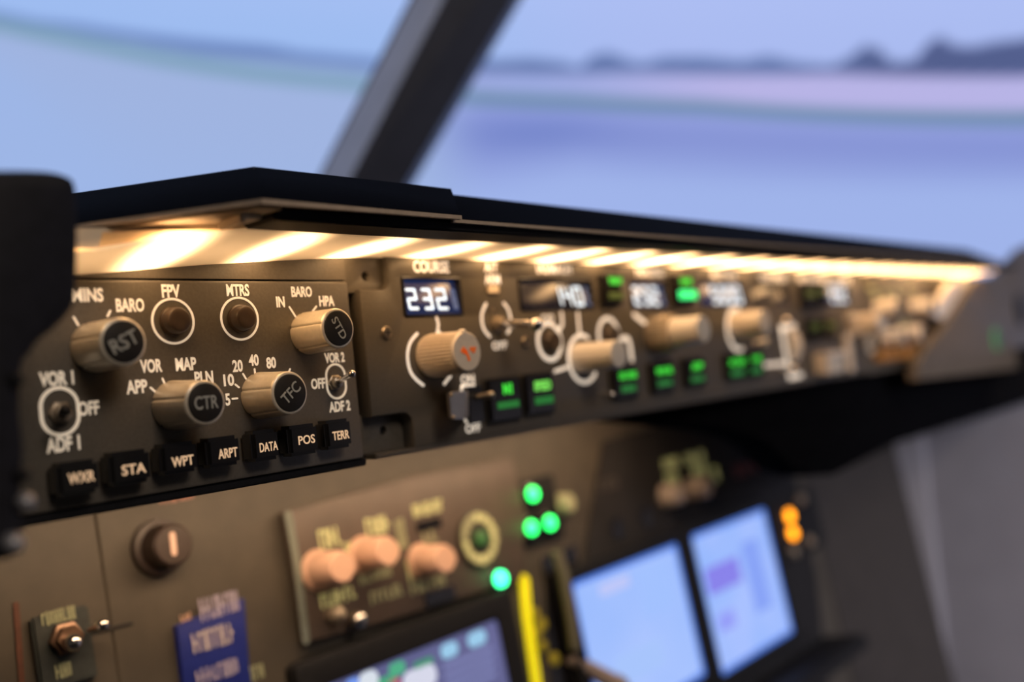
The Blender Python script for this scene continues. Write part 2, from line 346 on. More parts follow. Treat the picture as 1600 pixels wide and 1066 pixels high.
# cream reflector under the hood (drops towards the left end)
bm = bmesh.new()
xs = [-150, -126, -110, -95, -69, -45, -28, -10, 8, 200, 400, 600, 738]; zb = [38.9, 40.1, 41.2, 42.6, 45.2, 46.9, 48.2, 49.2, 50.1, 50.2, 50.2, 50.0, 49.8]
def yfront(x): return -33+max(0, -76-x)*.5
rows = []
for x, z in zip(xs, zb):
    rows.append([bm.verts.new(p) for p in ((x, 6, z), (x, -12, z+(50.2-z)*.45), (x, yfront(x), 50.2), (x, yfront(x), 51.4), (x, 6, 51.4))])
for A_, B_ in zip(rows, rows[1:]):
    for k in range(5): bm.faces.new((A_[k], B_[k], B_[(k+1) % 5], A_[(k+1) % 5]))
bm.faces.new(rows[0][::-1]); bm.faces.new(rows[-1])
finish('reflector', bm, CREAM, T(0, 0, 0), gs, smooth=True, label='cream painted underside')
fp_ = ((-77, -54), (-84, -54), (-134, 30), (-134, 34), (-77, 34))
prism('end_flap', [(x, y, 51.5) for x, y in fp_], [(x, y, 52.8) for x, y in fp_], KNOBD, gs, label='brown underside left of the lights')
bm = bmesh.new(); add_box(bm, -85, -78, -46, -36, 50.2, 51.6, bev=.4); add_box(bm, -85, -83.4, -46, -34, 48.8, 51.0, bev=.4)
finish('clip', bm, CREAM, T(0, 0, 0), gs, label='small cream clip beside the black strip')
lathe('end_screw', [(0, 1.0), (.5, .9), (.8, .5)], STEEL, T(-68.4, -30.2, 68.3), gs, seg=14)
# right end bracket of the hood
e0, e1, e2, e3 = at(1492, 434, -14), at(1514, 436, -14), at(1474, 500, -14), at(1456, 492, -14)
prism('end_bracket', [(p.x, -14, p.z) for p in (e0, e1, e2, e3)], [(p.x, -8, p.z) for p in (e0, e1, e2, e3)], KNOBW, gs, label='pale slanted bracket at the far end')
# LED strip
ls = thing('light_strip', 'warm white LED strip glowing under the glareshield lip', 'light strip', T(300, -14, 49))
def zceil(x, y):
    z0 = next((zb[i]+(zb[i+1]-zb[i])*(x-xs[i])/(xs[i+1]-xs[i]) for i in range(len(xs)-1) if xs[i] <= x <= xs[i+1]), zb[-1])
    zm = z0+(50.2-z0)*.45
    return z0+(zm-z0)*(6-y)/18 if y > -12 else zm+(50.2-zm)*(-12-y)/21
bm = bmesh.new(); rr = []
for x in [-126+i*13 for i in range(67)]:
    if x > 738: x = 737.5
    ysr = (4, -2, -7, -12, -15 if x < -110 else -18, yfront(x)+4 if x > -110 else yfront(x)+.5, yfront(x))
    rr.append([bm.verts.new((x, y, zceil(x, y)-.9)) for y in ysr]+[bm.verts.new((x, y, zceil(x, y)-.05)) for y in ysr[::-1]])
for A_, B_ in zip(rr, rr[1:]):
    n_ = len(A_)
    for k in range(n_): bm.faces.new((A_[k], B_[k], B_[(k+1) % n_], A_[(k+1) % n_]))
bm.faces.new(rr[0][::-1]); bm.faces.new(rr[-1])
# lit underside made to glow: LED streaks and edge falloff painted into emission
md = bpy.data.materials.new('painted_glow'); md.use_nodes = True; nt = md.node_tree; b = nt.nodes['Principled BSDF']
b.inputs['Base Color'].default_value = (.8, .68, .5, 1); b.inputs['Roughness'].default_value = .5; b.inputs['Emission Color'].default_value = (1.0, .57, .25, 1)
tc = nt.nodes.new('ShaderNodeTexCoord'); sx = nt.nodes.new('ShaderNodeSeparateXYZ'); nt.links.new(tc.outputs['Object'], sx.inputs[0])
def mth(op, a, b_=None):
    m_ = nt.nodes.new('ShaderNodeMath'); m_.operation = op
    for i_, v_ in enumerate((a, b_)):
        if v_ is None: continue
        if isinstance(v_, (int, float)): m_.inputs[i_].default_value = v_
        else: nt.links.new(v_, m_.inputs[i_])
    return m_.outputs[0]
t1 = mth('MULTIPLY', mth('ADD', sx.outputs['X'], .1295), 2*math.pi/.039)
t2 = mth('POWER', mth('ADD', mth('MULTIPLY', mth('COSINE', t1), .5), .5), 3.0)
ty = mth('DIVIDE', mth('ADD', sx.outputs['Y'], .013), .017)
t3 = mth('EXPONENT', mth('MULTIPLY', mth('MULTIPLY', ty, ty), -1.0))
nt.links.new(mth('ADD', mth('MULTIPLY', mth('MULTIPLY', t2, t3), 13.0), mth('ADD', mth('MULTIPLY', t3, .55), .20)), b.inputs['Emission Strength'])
o_ = finish('glow_sheet', bm, md, T(0, 0, 0), ls, smooth=True)
ledm = None
for i in range(23):
    x = -129.5+39.0*i; z = zceil(x, -14)
    if ledm is None:
        bm = bmesh.new(); add_box(bm, -2.6, 2.6, -5, 5, -.5, 0, bev=.2, seg=2)
        o = finish('led', bm, LEDM, T(x, -14, z-.9), ls, smooth=True); ledm = o.data
    else: o = bpy.data.objects.new('led', ledm); link(o, T(x, -14, z-.9), ls)
pe = at(1504, 428, -14); bm = bmesh.new(); add_lathe(bm, [(-3, 3.6), (0, 4.2), (2, 3.8), (3.4, 2.2)], seg=20)
finish('end_lamp', bm, mat('end_lamp_warm', (1, .8, .4), .4, emit=(1.0, .70, .25), es=3.2, var=.01), T(pe.x, -16, pe.z), ls, smooth=True, label='round yellow-white lamp at the far end')
# ------------------------------------------------------------------ reusable knobs, keys, switches
def knob(parent, tip, L, r, m=KNOB, grooves=True, ribs=0, r0=None, name='knob', label=None, cap=None, Yb=0.0, step=None, base=0.0):
    """tip = pixel of the knob's face centre, L = how far the face stands off the panel"""
    c = at(*tip, Yb-L); r0 = r0 or r*1.07
    def rf(a, h, q):
        if q < r*.9: return q
        if ribs:
            return q*(1+.05*math.cos(ribs*a)) if .06*L < h < .93*L else q
        if grooves and h < L*.96:
            k = 0
            for g in (.6, 1.9, 2.85, 4.0, 5.2): k = max(k, math.exp(-((a-g)/.045)**2))
            return q*(1-.055*k)
        return q
    prof = [(base, r0*.98), (base+.4, r0), (base+(L-base)*.4, (r0+r)/2), (L-1.0, r), (L-.45, r*.985), (L-.12, r*.95), (L, r*.89)]
    seg = ribs*6 if ribs else 150
    if ribs: prof = [(base, r0*.98), (base+.3, r0), (base+(L-base)*.05, r0), (base+(L-base)*.08, r0), (L*.5, (r+r0)/2), (L*.90, r), (L*.94, r), (L-.4, r*.98), (L, r*.93)]
    k = lathe(name, prof, m, T(c.x, Yb, c.z), parent, seg=seg, rf=rf, label=label)
    if cap:
        txt, rot, wmm, hmm = cap
        lathe('knob_cap', [(L-.1, r*.855), (L+.35, r*.85), (L+.5, r*.80)], CAP, T(c.x, Yb, c.z), k, seg=48, label='black disc on the end')
        bm = text_bm(txt, wmm, hmm, bold=.012, rot=rot)
        finish('lettering', bm, CAPTXT, T(c.x, Yb-L-.5, c.z), k, label='grey letters '+txt)
    return k
def key(parent, face, txt, trange, L=7.0, hm=2.9):
    x0, x1, y0, y1 = face; a = at(x0, (y0+y1)/2, -L); b = at(x1, (y0+y1)/2, -L); cx = (a.x+b.x)/2; wd = b.x-a.x
    cxp = (x0+x1)/2; zt = at(cxp, y0, -L).z; zl = at(cxp, y1, -L).z; cz = (zt+zl)/2; h = zt-zl
    k = box('push_key', (-wd/2, wd/2, -L, 0, -h/2, h/2), KEYM, T(cx, 0, cz), parent, bev=1.2, seg=4)
    ta = at(trange[0], trange[2], -L); tb = at(trange[1], trange[2], -L)
    bm = text_bm(txt, tb.x-ta.x, hm, bold=.012); finish('lettering', bm, KEYTXT, T((ta.x+tb.x)/2, -L-.02, at((trange[0]+trange[1])/2, trange[2], -L).z), k)
    return k
def tube_bm(p0, p1, r0, r1, seg=16, ball=0.0, bm=None):
    bm = bm or bmesh.new(); p0 = Vector(p0); p1 = Vector(p1); d = (p1-p0); L = d.length; q = d.to_track_quat('Z', 'Y').to_matrix(); rings = []
    prof = [(0, r0), (L*.45, (r0+r1)/2), (L-ball, r1)]
    if ball: prof += [(L-ball*.9, ball*.85), (L-ball*.45, ball), (L+ball*.1, ball), (L+ball*.6, ball*.75), (L+ball*.9, ball*.3)]
    else: prof += [(L, r1*.8)]
    for h, r in prof: rings.append([bm.verts.new(p0+q@Vector((r*math.cos(2*math.pi*i/seg), r*math.sin(2*math.pi*i/seg), h))) for i in range(seg)])
    for A, B in zip(rings, rings[1:]):
        for i in range(seg): bm.faces.new((A[i], A[(i+1) % seg], B[(i+1) % seg], B[i]))
    bm.faces.new(rings[0][::-1]); bm.faces.new(rings[-1]); return bm
def toggle(parent, base, tip, Lt, r=1.0, ball=1.35, m=CHROME, nut_r=3.2, lm=None, label=None):
    b = at(*base, 0); t = at(*tip, -Lt)
    bm = bmesh.new(); add_lathe(bm, [(0, nut_r), (1.3, nut_r), (1.5, nut_r*.9)], seg=6); add_lathe(bm, [(1.4, nut_r*.72), (3.2, nut_r*.70), (3.4, nut_r*.6)], seg=24)
    n_ = finish('toggle_switch', bm, m, T(b.x, 0, b.z), parent, smooth=True, label=label)
    bm = tube_bm((0, -2.6, 0), t-Vector((b.x, 0, b.z)), r*.8, r, ball=ball)
    finish('lever', bm, lm or CHROME, T(b.x, 0, b.z), n_, smooth=True); return n_
def screw(parent, px, py, r=2.3, Y=0.0, m=STEEL):
    c = at(px, py, Y); s = lathe('screw', [(0, r), (.7, r), (1.15, r*.85), (1.25, r*.6)], m, T(c.x, Y, c.z), parent, seg=24)
    bm = bmesh.new(); add_box(bm, -r*.6, r*.6, -1.32, -1.0, -r*.14, r*.14); add_box(bm, -r*.14, r*.14, -1.34, -1.0, -r*.6, r*.6)
    finish('cross_slot', bm, DARK, T(c.x, Y, c.z), s); return s
SEG7 = {'0': 'abcdef', '1': 'bc', '2': 'abged', '3': 'abgcd', '4': 'fgbc', '5': 'afgcd', '8': 'abcdefg', '9': 'abcfgd', '7': 'abc', '6': 'afgedc'}
def digit_bm(ch, wd, h, t):
    bm = bmesh.new(); x = wd/2-t/2; z = h/2-t/2
    S7 = {'a': ((-x, z), (x, z)), 'g': ((-x, 0), (x, 0)), 'd': ((-x, -z), (x, -z)), 'f': ((-x, 0), (-x, z)), 'b': ((x, 0), (x, z)), 'e': ((-x, -z), (-x, 0)), 'c': ((x, -z), (x, 0))}
    for s in SEG7[ch]:
        (ax, az), (bx, bz) = S7[s]; g = t*.16; d = Vector((bx-ax, bz-az)).normalized(); p = Vector((ax, az))+d*g; q = Vector((bx, bz))-d*g
        pts = ribbon([tuple(p), tuple(q)], t); vs0 = [bm.verts.new((a, -.12, b)) for a, b in pts]; bm.faces.new(vs0)
    return bm
def display(parent, px0, px1, py0, py1, digits, glass=LCD, hole=None, ghost=None, bandlbl=None):
    """recessed window: frame in the plate hole, tilted glass, digits = [(char, xl, xr)], row yc,h"""
    a = at(px0, (py0+py1)/2); b = at(px1, (py0+py1)/2); xm = (px0+px1)/2; zt = at(xm, py0).z; zl = at(xm, py1).z
    x0, x1 = a.x, b.x; cx = (x0+x1)/2; cz = (zt+zl)/2; W = x1-x0; H = zt-zl
    fr = plate('display', [rrect(-W/2-.15, W/2+.15, -H/2-.15, H/2+.15, 1.0), rrect(-W/2+.9, W/2-.9, -H/2+.8, H/2-.8, .5)], -.25, 5.4, BLACKG, T(cx, 0, cz), parent, bev=.12)
    y_t, y_b = 2.9, 0.35; bm = bmesh.new(); xw = W/2-.9; zw = H/2-.8
    vs = [bm.verts.new(p) for p in ((-xw, y_b, -zw), (xw, y_b, -zw), (xw, y_t, zw), (-xw, y_t, zw), (-xw, y_b+.8, -zw), (xw, y_b+.8, -zw), (xw, y_t+.8, zw), (-xw, y_t+.8, zw))]
    for f in ((0,1,2,3),(7,6,5,4),(0,4,5,1),(1,5,6,2),(2,6,7,3),(3,7,4,0)): bm.faces.new([vs[i] for i in f])
    finish('display_glass', bm, glass, T(cx, 0, cz), fr)
    ang = math.atan2(y_t-y_b, 2*zw)
    for ch, xl, xr, yc, hpx, mt in digits:
        ym = (y_t+y_b)/2; p0 = at(xl, yc, ym); p1 = at(xr, yc, ym); h = at((xl+xr)/2, yc-hpx/2, ym).z-at((xl+xr)/2, yc+hpx/2, ym).z
        zc = at((xl+xr)/2, yc, ym).z-cz
        bm = digit_bm(ch, (p1.x-p0.x)*.93, h*.97, h*.135)
        for v in bm.verts:
            zz = v.co.z+zc; v.co = Vector((v.co.x, ym+zz/(2*zw)*(y_t-y_b)-.12, v.co.z))
        finish('digit', bm, mt, T((p0.x+p1.x)/2, 0, p0.z*.5+p1.z*.5), fr)
    return fr
def ring(parent, cx_px, cz_px, r, wd, m):
    c = at(cx_px, cz_px); mark([circ(c.x, c.z, r, 64), circ(c.x, c.z, r-wd, 64)], m, parent)
# ------------------------------------------------------------------ captain's EFIS control panel
ef = thing('flight_instrument_control_panel', 'near brown-grey control panel with FPV, MTRS, BARO lettering and seven black keys', 'control panel', T(-70, 0, -25))
EX0, EX1, EZ0, EZ1 = -142.0, -11.4, -25.6, 39.1
plate('face_plate', [rrect(EX0, EX1, EZ0, EZ1, .8)], 0, 8, PANEL, T(0, 0, 0), ef, bev=.5)
box('case', (EX0+1, EX1-1, 8, 60, EZ0-1, EZ1-4), BLACK, T(0, 0, 0), ef)
bm = bmesh.new(); add_box(bm, EX0-2, EX1+2, .8, 8, EZ0-3.0, EZ0-.15, bev=.5); finish('lower_lip', bm, BLACK, T(0, 0, 0), ef, smooth=True)
plate('top_filler', [[(EX0, 39.9), (EX1+.5, 39.9), (EX1+.5, 48.1), (-28, 47.2), (-45, 46), (-69, 44.4), (-95, 42), (-110, 40.7), (-118, 40.2), (EX0, 40.0)]], 1.2, 6, PANEL, T(0, 0, 0), ef)
for args in (('MINS', 113, 161, 461, 3.6), ('BARO', 181, 225, 477, 3.6), ('FPV', 252.5, 281, 455, 3.7), ('MTRS', 353.5, 389, 453.5, 3.6), ('IN', 431.5, 444.5, 472, 3.3), ('BARO', 455, 487, 456, 3.3), ('HPA', 498.5, 522, 470.5, 3.3),
             ('VOR', 219, 253, 572, 3.6), ('MAP', 274, 306.5, 569, 3.6), ('PLN', 304, 333, 590, 3.5), ('APP', 197, 230, 604.5, 3.6), ('10', 349, 365.5, 594, 3.5), ('20', 363, 379, 572, 3.5), ('40', 388.5, 404, 563, 3.4), ('80', 416, 431, 567, 3.4), ('5', 352, 359.5, 624.5, 3.5),
             ('VOR 2', 507, 538, 559, 3.2), ('OFF', 486, 508, 599.5, 3.3), ('ADF 2', 514, 547, 635, 3.3), ('VOR 1', 61, 115, 591.5, 3.6), ('OFF', 122, 155, 638, 3.6), ('ADF 1', 72, 125, 694, 3.7)):
    text(*args, WHITE, ef)
for a_, b_ in (((115, 496), (122, 508)), ((172, 486), (168, 494)), ((452, 480), (464, 499)), ((494, 479), (488, 487)), ((253.6, 592), (258, 602)), ((235, 606), (243, 613)), ((363, 623.5), (370.5, 622.6)), ((367.5, 601), (373, 605.5)), ((379.5, 584.5), (384, 592)), ((397.5, 577), (398.5, 586)), ((453, 577), (450, 584))):
    stroke([a_, b_], .62, WHITE, ef, name='tick_mark')
for (px, py) in ((270.5, 502), (374.5, 498)):
    ring(ef, px, py, 7.3, .72, WHITE); c = at(px, py)
    lathe('push_button', [(0, 4.6), (1.0, 4.6), (1.2, 4.2), (3.6, 3.9), (4.2, 3.6), (4.45, 3.0), (4.2, 1.2), (4.2, .3)], BUTTON, T(c.x, 0, c.z), ef, seg=48)
def capsule(parent, px, py, w_, h_, t_, m):
    c = at(px, py); mark([rrect(c.x-w_/2, c.x+w_/2, c.z-h_/2, c.z+h_/2, w_/2-.01, 10), rrect(c.x-w_/2+t_, c.x+w_/2-t_, c.z-h_/2+t_, c.z+h_/2-t_, w_/2-t_-.01, 10)], m, parent)
capsule(ef, 525, 596, 9.2, 13.0, .75, WHITE); capsule(ef, 93.5, 643, 11.3, 14.2, .95, WHITE)
toggle(ef, (521, 598), (550, 584), 15, r=1.05, ball=1.4, nut_r=2.9, m=STEEL)
toggle(ef, (93, 645), (102, 641), 13, r=1.5, ball=1.7, nut_r=3.3, m=KNOBD, lm=CAP, label='small toggle with a dark lever')
knob(ef, (193, 534), 17, 6.9, cap=('RST', math.radians(24), 8.6, 4.2), label='satin grey knob marked RST')
knob(ef, (528.5, 513), 17, 6.95, cap=('STD', math.radians(-62), 8.0, 3.0), label='satin grey knob marked STD')
knob(ef, (321, 629), 17.5, 6.75, r0=7.8, cap=('CTR', math.radians(0), 7.8, 4.0), label='satin grey knob marked CTR')
knob(ef, (453, 614), 16, 7.05, r0=7.9, cap=('TFC', math.radians(38), 8.0, 3.7), label='satin grey knob marked TFC')
for face, t_, tr_ in (((90, 157, 720, 774), 'WXR', (106, 148, 746)), ((172, 237, 704, 757), 'STA', (190, 228, 733)), ((252, 311, 691, 740), 'WPT', (268, 302.5, 720.5)), ((324, 377, 682, 729), 'ARPT', (341, 371, 708)),
                      ((395, 438, 671, 720), 'DATA', (405.5, 434, 698)), ((452, 499, 663, 711), 'POS', (466, 492, 687)), ((510, 551, 655, 701), 'TERR', (519.5, 545.5, 680))):
    key(ef, face, t_, tr_, hm=3.0)
# ------------------------------------------------------------------ mode control panel
mc = thing('mode_control_panel', 'long brown-grey autopilot panel with glowing white COURSE 232 readout and green-lit buttons', 'control panel', T(238, 0, -25))
MX0, MX1, MZ0, MZ1 = -5.6, 479.0, -25.2, 49.0
def P2(px, py, Y=0.0): p = at(px, py, Y); return (p.x, p.z)
outer = []
nx = at(608, 440).x; nzt = 36.2; nzb = at(628, 650).z+1.0; r_ = 4.6
outer += [(MX0, nzt), (MX0, nzb)] 
outer += [(14.4-r_+r_*math.sin(math.radians(a)), nzb-r_+r_*math.cos(math.radians(a))) for a in (0, 15, 30, 45, 60, 75, 90)] + [(14.4, MZ0)]
outer += [(MX1, MZ0), (MX1, MZ1), (nx, MZ1), (nx, nzt+4)] + [(nx-4+4*math.cos(math.radians(a)), nzt+4-4*math.sin(math.radians(a))) for a in (15, 30, 45, 60, 75, 90)]
def hole(px0, px1, py0, py1, r=1.0):
    ym = (py0+py1)/2; xm = (px0+px1)/2; return rrect(at(px0, ym).x, at(px1, ym).x, at(xm, py1).z, at(xm, py0).z, r)
DISP = {'crs': (630, 721, 433, 494), 'ias': (812, 926, 435, 485), 'hdg': (986, 1042, 439, 482), 'alt': (1094, 1163, 440, 479), 'vs': (1174, 1231, 443, 477), 'crs2': (1291, 1326, 444, 476)}
plate('face_plate', [outer]+[hole(*v) for v in DISP.values()], 0, 9, PANEL, T(0, 0, 0), mc, bev=1.0)
box('case', (MX0+1, MX1-1, 9, 60, MZ0-1, MZ1-4), BLACK, T(0, 0, 0), mc)
# mounting ears in the left corners, holes in them
for (z0_, z1_, hp) in ((nzt-1.0, MZ1, (571, 432)), (MZ0, nzb+1, (599, 673))):
    Y_ = 3.2 if z0_ > 0 else 6.4; hc = at(*hp, Y_); x1_ = 15.5
    plate('mounting_ear', [rrect(-11.0, x1_, z0_, z1_, .6), circ(hc.x, hc.z, 1.7, 24)], Y_, 8.6, PANEL, T(0, 0, 0), mc, bev=.35)
    lathe('mounting_screw', [(0, 1.9), (.6, 1.8), (1.0, 1.2)], BLACKG, T(hc.x, 8.7, hc.z), mc, seg=20)
bm = bmesh.new(); add_box(bm, MX0, MX1, -.2, 9, MZ0-1.8, MZ0+.1, bev=.7); finish('bottom_bead', bm, PANEL, T(0, 0, 0), mc, smooth=True)
D = DIGIT; G = DIGITD
display(mc, *DISP['crs'], [('2', 634.5, 652, 467.5, 36, D), ('3', 659, 675, 467.5, 36, D), ('2', 680, 698, 467.5, 36, D), ('8', 705, 713, 467.5, 34, G)])
display(mc, *DISP['ias'], [('1', 862, 877, 463, 32, D), ('4', 880, 893, 463, 32, D), ('0', 896, 909.5, 463, 32, D), ('8', 914, 924, 463, 30, G)], glass=LCDK)
display(mc, *DISP['hdg'], [('2', 988.5, 1000, 462.5, 31, D), ('3', 1003, 1014, 462.5, 31, D), ('2', 1017, 1028, 462.5, 31, D), ('8', 1031, 1039, 462.5, 29, G)])
display(mc, *DISP['alt'], [('5', 1111, 1120.5, 461, 29, D), ('0', 1123.5, 1133, 461, 29, D), ('0', 1136, 1145, 461, 29, D), ('0', 1148, 1157, 461, 29, D)])
display(mc, *DISP['vs'], [], glass=LCDK)
display(mc, *DISP['crs2'], [('2', 1297, 1303, 459, 28, D), ('3', 1305.5, 1311.5, 459, 28, D), ('2', 1314, 1320, 459, 28, D)])
for args in (('COURSE', 645.5, 701, 417.0, 4.2), ('A/T', 756.5, 777.5, 417.5, 3.7), ('ARM', 757.5, 781, 436.5, 3.7), ('IAS/MACH', 839, 892, 420.5, 3.9), ('C/O', 846, 865, 497.5, 3.2), ('OFF', 769, 792, 540, 3.2), ('ON', 720, 741, 592.5, 3.3), ('OFF', 727, 751, 669, 3.3),
             ('HEADING', 994, 1036, 425.5, 3.9), ('ALTITUDE', 1111, 1150, 430, 3.9), ('VERT SPEED', 1187, 1229, 434, 3.9), ('A/P ENGAGE', 1246, 1294, 436, 3.9), ('COURSE', 1302, 1328, 439, 3.9)):
    text(*args, WHITEM, mc, bold=.018)
def sstroke(pix, wd, parent=mc, m=WHITEM): stroke(smoothpix(pix), wd, m, parent)
# course knob scale
sstroke([(651.5, 521.5), (641, 535), (636.5, 555), (640, 578), (649, 592), (661, 602)], 1.25)
sstroke([(682, 497), (684.5, 508), (682, 524)], 1.15); stroke([(694, 600), (703.5, 588)], 1.25, WHITEM, mc); stroke([(686, 519), (693, 526)], 1.15, WHITEM, mc)
# A/T arm switch
sstroke([(759, 475), (753, 490), (753.5, 507), (758, 518), (765, 526)], 1.25); sstroke([(787, 474), (794, 484), (798.5, 502)], 1.25); stroke([(793, 520), (796, 515)], 1.4, WHITEM, mc)
c0 = at(769, 453); box('indicator_lamp', (-3.4, 3.4, -1.2, 0, -1.7, 1.7), KNOBB, T(c0.x, 0, c0.z), mc, bev=.3, label='small beige indicator window')
toggle(mc, (776, 506), (839, 507), 22, r=2.0, ball=2.7, nut_r=3.6, m=KNOBD)
stroke([(770, 484), (772, 500)], 2.0, STEEL, mc, name='switch_guide'); stroke([(772, 516), (780, 517)], 1.6, STEEL, mc, name='switch_guide')
screw(mc, 603, 520, r=2.5); screw(mc, 820, 534, r=2.3)
# speed side
c0 = at(858.5, 534); mark([circ(c0.x, c0.z, 9.3, 64), circ(c0.x, c0.z, 7.3, 64)], WHITEM, mc)
lathe('push_button', [(0, 5.0), (.8, 5.0), (1.0, 4.6), (3.2, 4.4), (3.8, 4.0), (3.9, 3.2)], BUTTON, T(c0.x, 0, c0.z), mc, seg=40)
sstroke([(877, 489), (878.5, 505), (876, 512), (872, 515)], 1.5); stroke([(902.5, 489), (905.5, 521)], 1.5, WHITEM, mc)
cr = at(911, 561); mark([ribbon(arcpts(cr.x, cr.z, 11.2, 62, 318, 40), 1.9)], WHITEM, mc)
stroke([(886, 574), (867, 580.5)], 1.6, WHITEM, mc)
c0 = at(951, 524); mark([circ(c0.x, c0.z, 9.4, 56), circ(c0.x, c0.z, 7.4, 56)], WHITEM, mc)
lathe('push_button', [(0, 5.0), (.8, 5.0), (1.0, 4.6), (3.2, 4.4), (3.8, 4.0)], BUTTON, T(c0.x, 0, c0.z), mc, seg=40)
sstroke([(971, 530), (980, 529), (984, 540), (987, 562)], 2.6)
c0 = at(945, 617); lathe('locating_pin', [(0, 1.3), (4.2, 1.2), (5.2, 1.0), (5.6, .5)], CHROME, T(c0.x, 0, c0.z), mc, seg=20)
# flight-director paddle switch and its bracket lines
stroke([(720.5, 612), (721.5, 603.5)], 1.2, WHITEM, mc); stroke([(721.5, 603.5), (741, 601.5), (744, 615)], 1.2, WHITEM, mc); stroke([(745, 624), (749, 652), (746, 654.5), (727.5, 659.5), (725, 651.5)], 1.2, WHITEM, mc)
pb = at(741, 632); pf = [at(701, 614, -13), at(729, 611.5, -13), at(725, 656, -13), at(705, 656, -13)]
bm = bmesh.new(); Af = [bm.verts.new((p.x, -13, p.z)) for p in pf]; Bf = [bm.verts.new((p.x*.5+pb.x*.5+dx, -2, p.z)) for p, dx in zip(pf, (-4, 4, 4, -4))]
bm.faces.new(Af); bm.faces.new(Bf[::-1])
for i in range(4): bm.faces.new((Af[i], Af[(i+1) % 4], Bf[(i+1) % 4], Bf[i]))
for v in bm.verts: v.co -= Vector((pb.x, 0, pb.z))
bmesh.ops.bevel(bm, geom=list(bm.edges), offset=.5, segments=2, affect='EDGES')
pd = finish('paddle_switch', bm, GREY, T(pb.x, 0, pb.z), mc, smooth=True, label='flat grey flight director paddle switch')
box('switch_slot', (-4.5, 4.5, -2.2, 0, -7.5, 7.5), BLACKG, T(pb.x-1, 0, pb.z), pd, bev=.5)
for q in (pf[0], pf[3]): lathe('rivet', [(0, .9), (.5, .8), (.8, .4)], TAN, T(q.x+1.2, -13, q.z+(-.8 if q is pf[0] else .9)), pd, seg=12)
bm = tube_bm((0, 0, 0), (3.5, -7, .5), 1.1, 1.4, ball=1.7); cc = at(739, 622); finish('lever_tip', bm, STEEL, T(cc.x, 0, cc.z), pd, smooth=True)
# lighted buttons: box pixels at the front face, legend, legend x-range+row, colour, bar
def lit(px0, px1, py0, py1, txt, tr_, tm, bar, bmr, L=3.2, hm=3.0):
    ym = (py0+py1)/2; xm = (px0+px1)/2; a = at(px0, ym, -L); b = at(px1, ym, -L); zt = at(xm, py0, -L).z; zl = at(xm, py1, -L).z
    cx, cz, W, H = (a.x+b.x)/2, (zt+zl)/2, b.x-a.x, zt-zl
    k = box('lighted_button', (-W/2, W/2, -L, 0, -H/2, H/2), BLACKG, T(cx, 0, cz), mc, bev=.8, seg=2)
    plate('button_rim', [rrect(-W/2-.9, W/2+.9, -H/2-.9, H/2+.9, 1.2), rrect(-W/2+.05, W/2-.05, -H/2+.05, H/2-.05, .8)], -1.6, 0, DARK, T(cx, 0, cz), k)
    if txt:
        p, q = at(tr_[0], tr_[2], -L), at(tr_[1], tr_[2], -L); finish('lettering', text_bm(txt, q.x-p.x, hm, bold=.05), tm, T((p.x+q.x)/2, -L-.02, at((tr_[0]+tr_[1])/2, tr_[2], -L).z), k, label='glowing green legend')
    if bar:
        p, q = at(bar[0], (bar[2]+bar[3])/2, -L), at(bar[1], (bar[2]+bar[3])/2, -L); xm = (bar[0]+bar[1])/2; h = at(xm, bar[2], -L).z-at(xm, bar[3], -L).z
        box('light_bar', (-(q.x-p.x)/2, (q.x-p.x)/2, -.25, .1, -h/2, h/2), bmr, T((p.x+q.x)/2, -L, at(xm, (bar[2]+bar[3])/2, -L).z), k)
    return k
lit(766, 815, 592, 656, 'N1', (786, 800, 607.5), GREEN, (777.5, 811, 627, 637.5), GREEND, hm=4.6)
lit(823.5, 867, 585, 645, 'SPEED', (834.5, 861, 602.5), GREENP, (836, 864.5, 619.5, 631), GREEND, hm=4.4)
lit(944, 972, 430, 474, 'VNAV', (951, 972, 439), GREEN, (951.5, 974, 457, 467), GREENX, hm=3.6)
lit(962, 998, 574, 622, 'LVL CHG', (968, 994, 586.5), GREEN, (971, 993, 602, 612), GREEND, hm=3.4)
lit(1022, 1055, 567, 612, 'HDG SEL', (1026, 1051, 579), GREEN, (1028, 1050, 594, 603), GREEND, hm=3.4)
lit(1074, 1103, 560, 603, 'APP', (1081, 1098, 572.5), GREEN, (1080, 1100, 588, 596), GREEND, hm=3.6)
lit(1138, 1166, 553, 592, 'ALT HLD', (1140, 1164, 565.5), GREEN, (1142, 1163, 578, 587), GREEND, hm=3.6)
lit(1171, 1195, 550, 588, 'V/S', (1175, 1189, 561), GREEN, (1174, 1190, 574, 583), GREEND, hm=3.4)
lit(1056, 1086, 431, 474, 'LNAV', (1063.5, 1081, 440), GREEN, (1061, 1088, 454, 467), GREENB, hm=3.6)
lit(1256, 1276, 444, 482, 'CMD', (1259, 1275, 459), GREENX, None, None, hm=4.4)
lit(1280, 1291, 443, 480, 'CMD', (1281, 1292, 456), GREENX, None, None, hm=4.4)
lit(1264, 1284, 498, 532, 'CWS', (1267, 1281, 511), GREENX, None, None, hm=4.4)
lit(1289, 1309, 496, 528, 'CWS', (1291, 1305, 509), GREENX, None, None, hm=4.4)
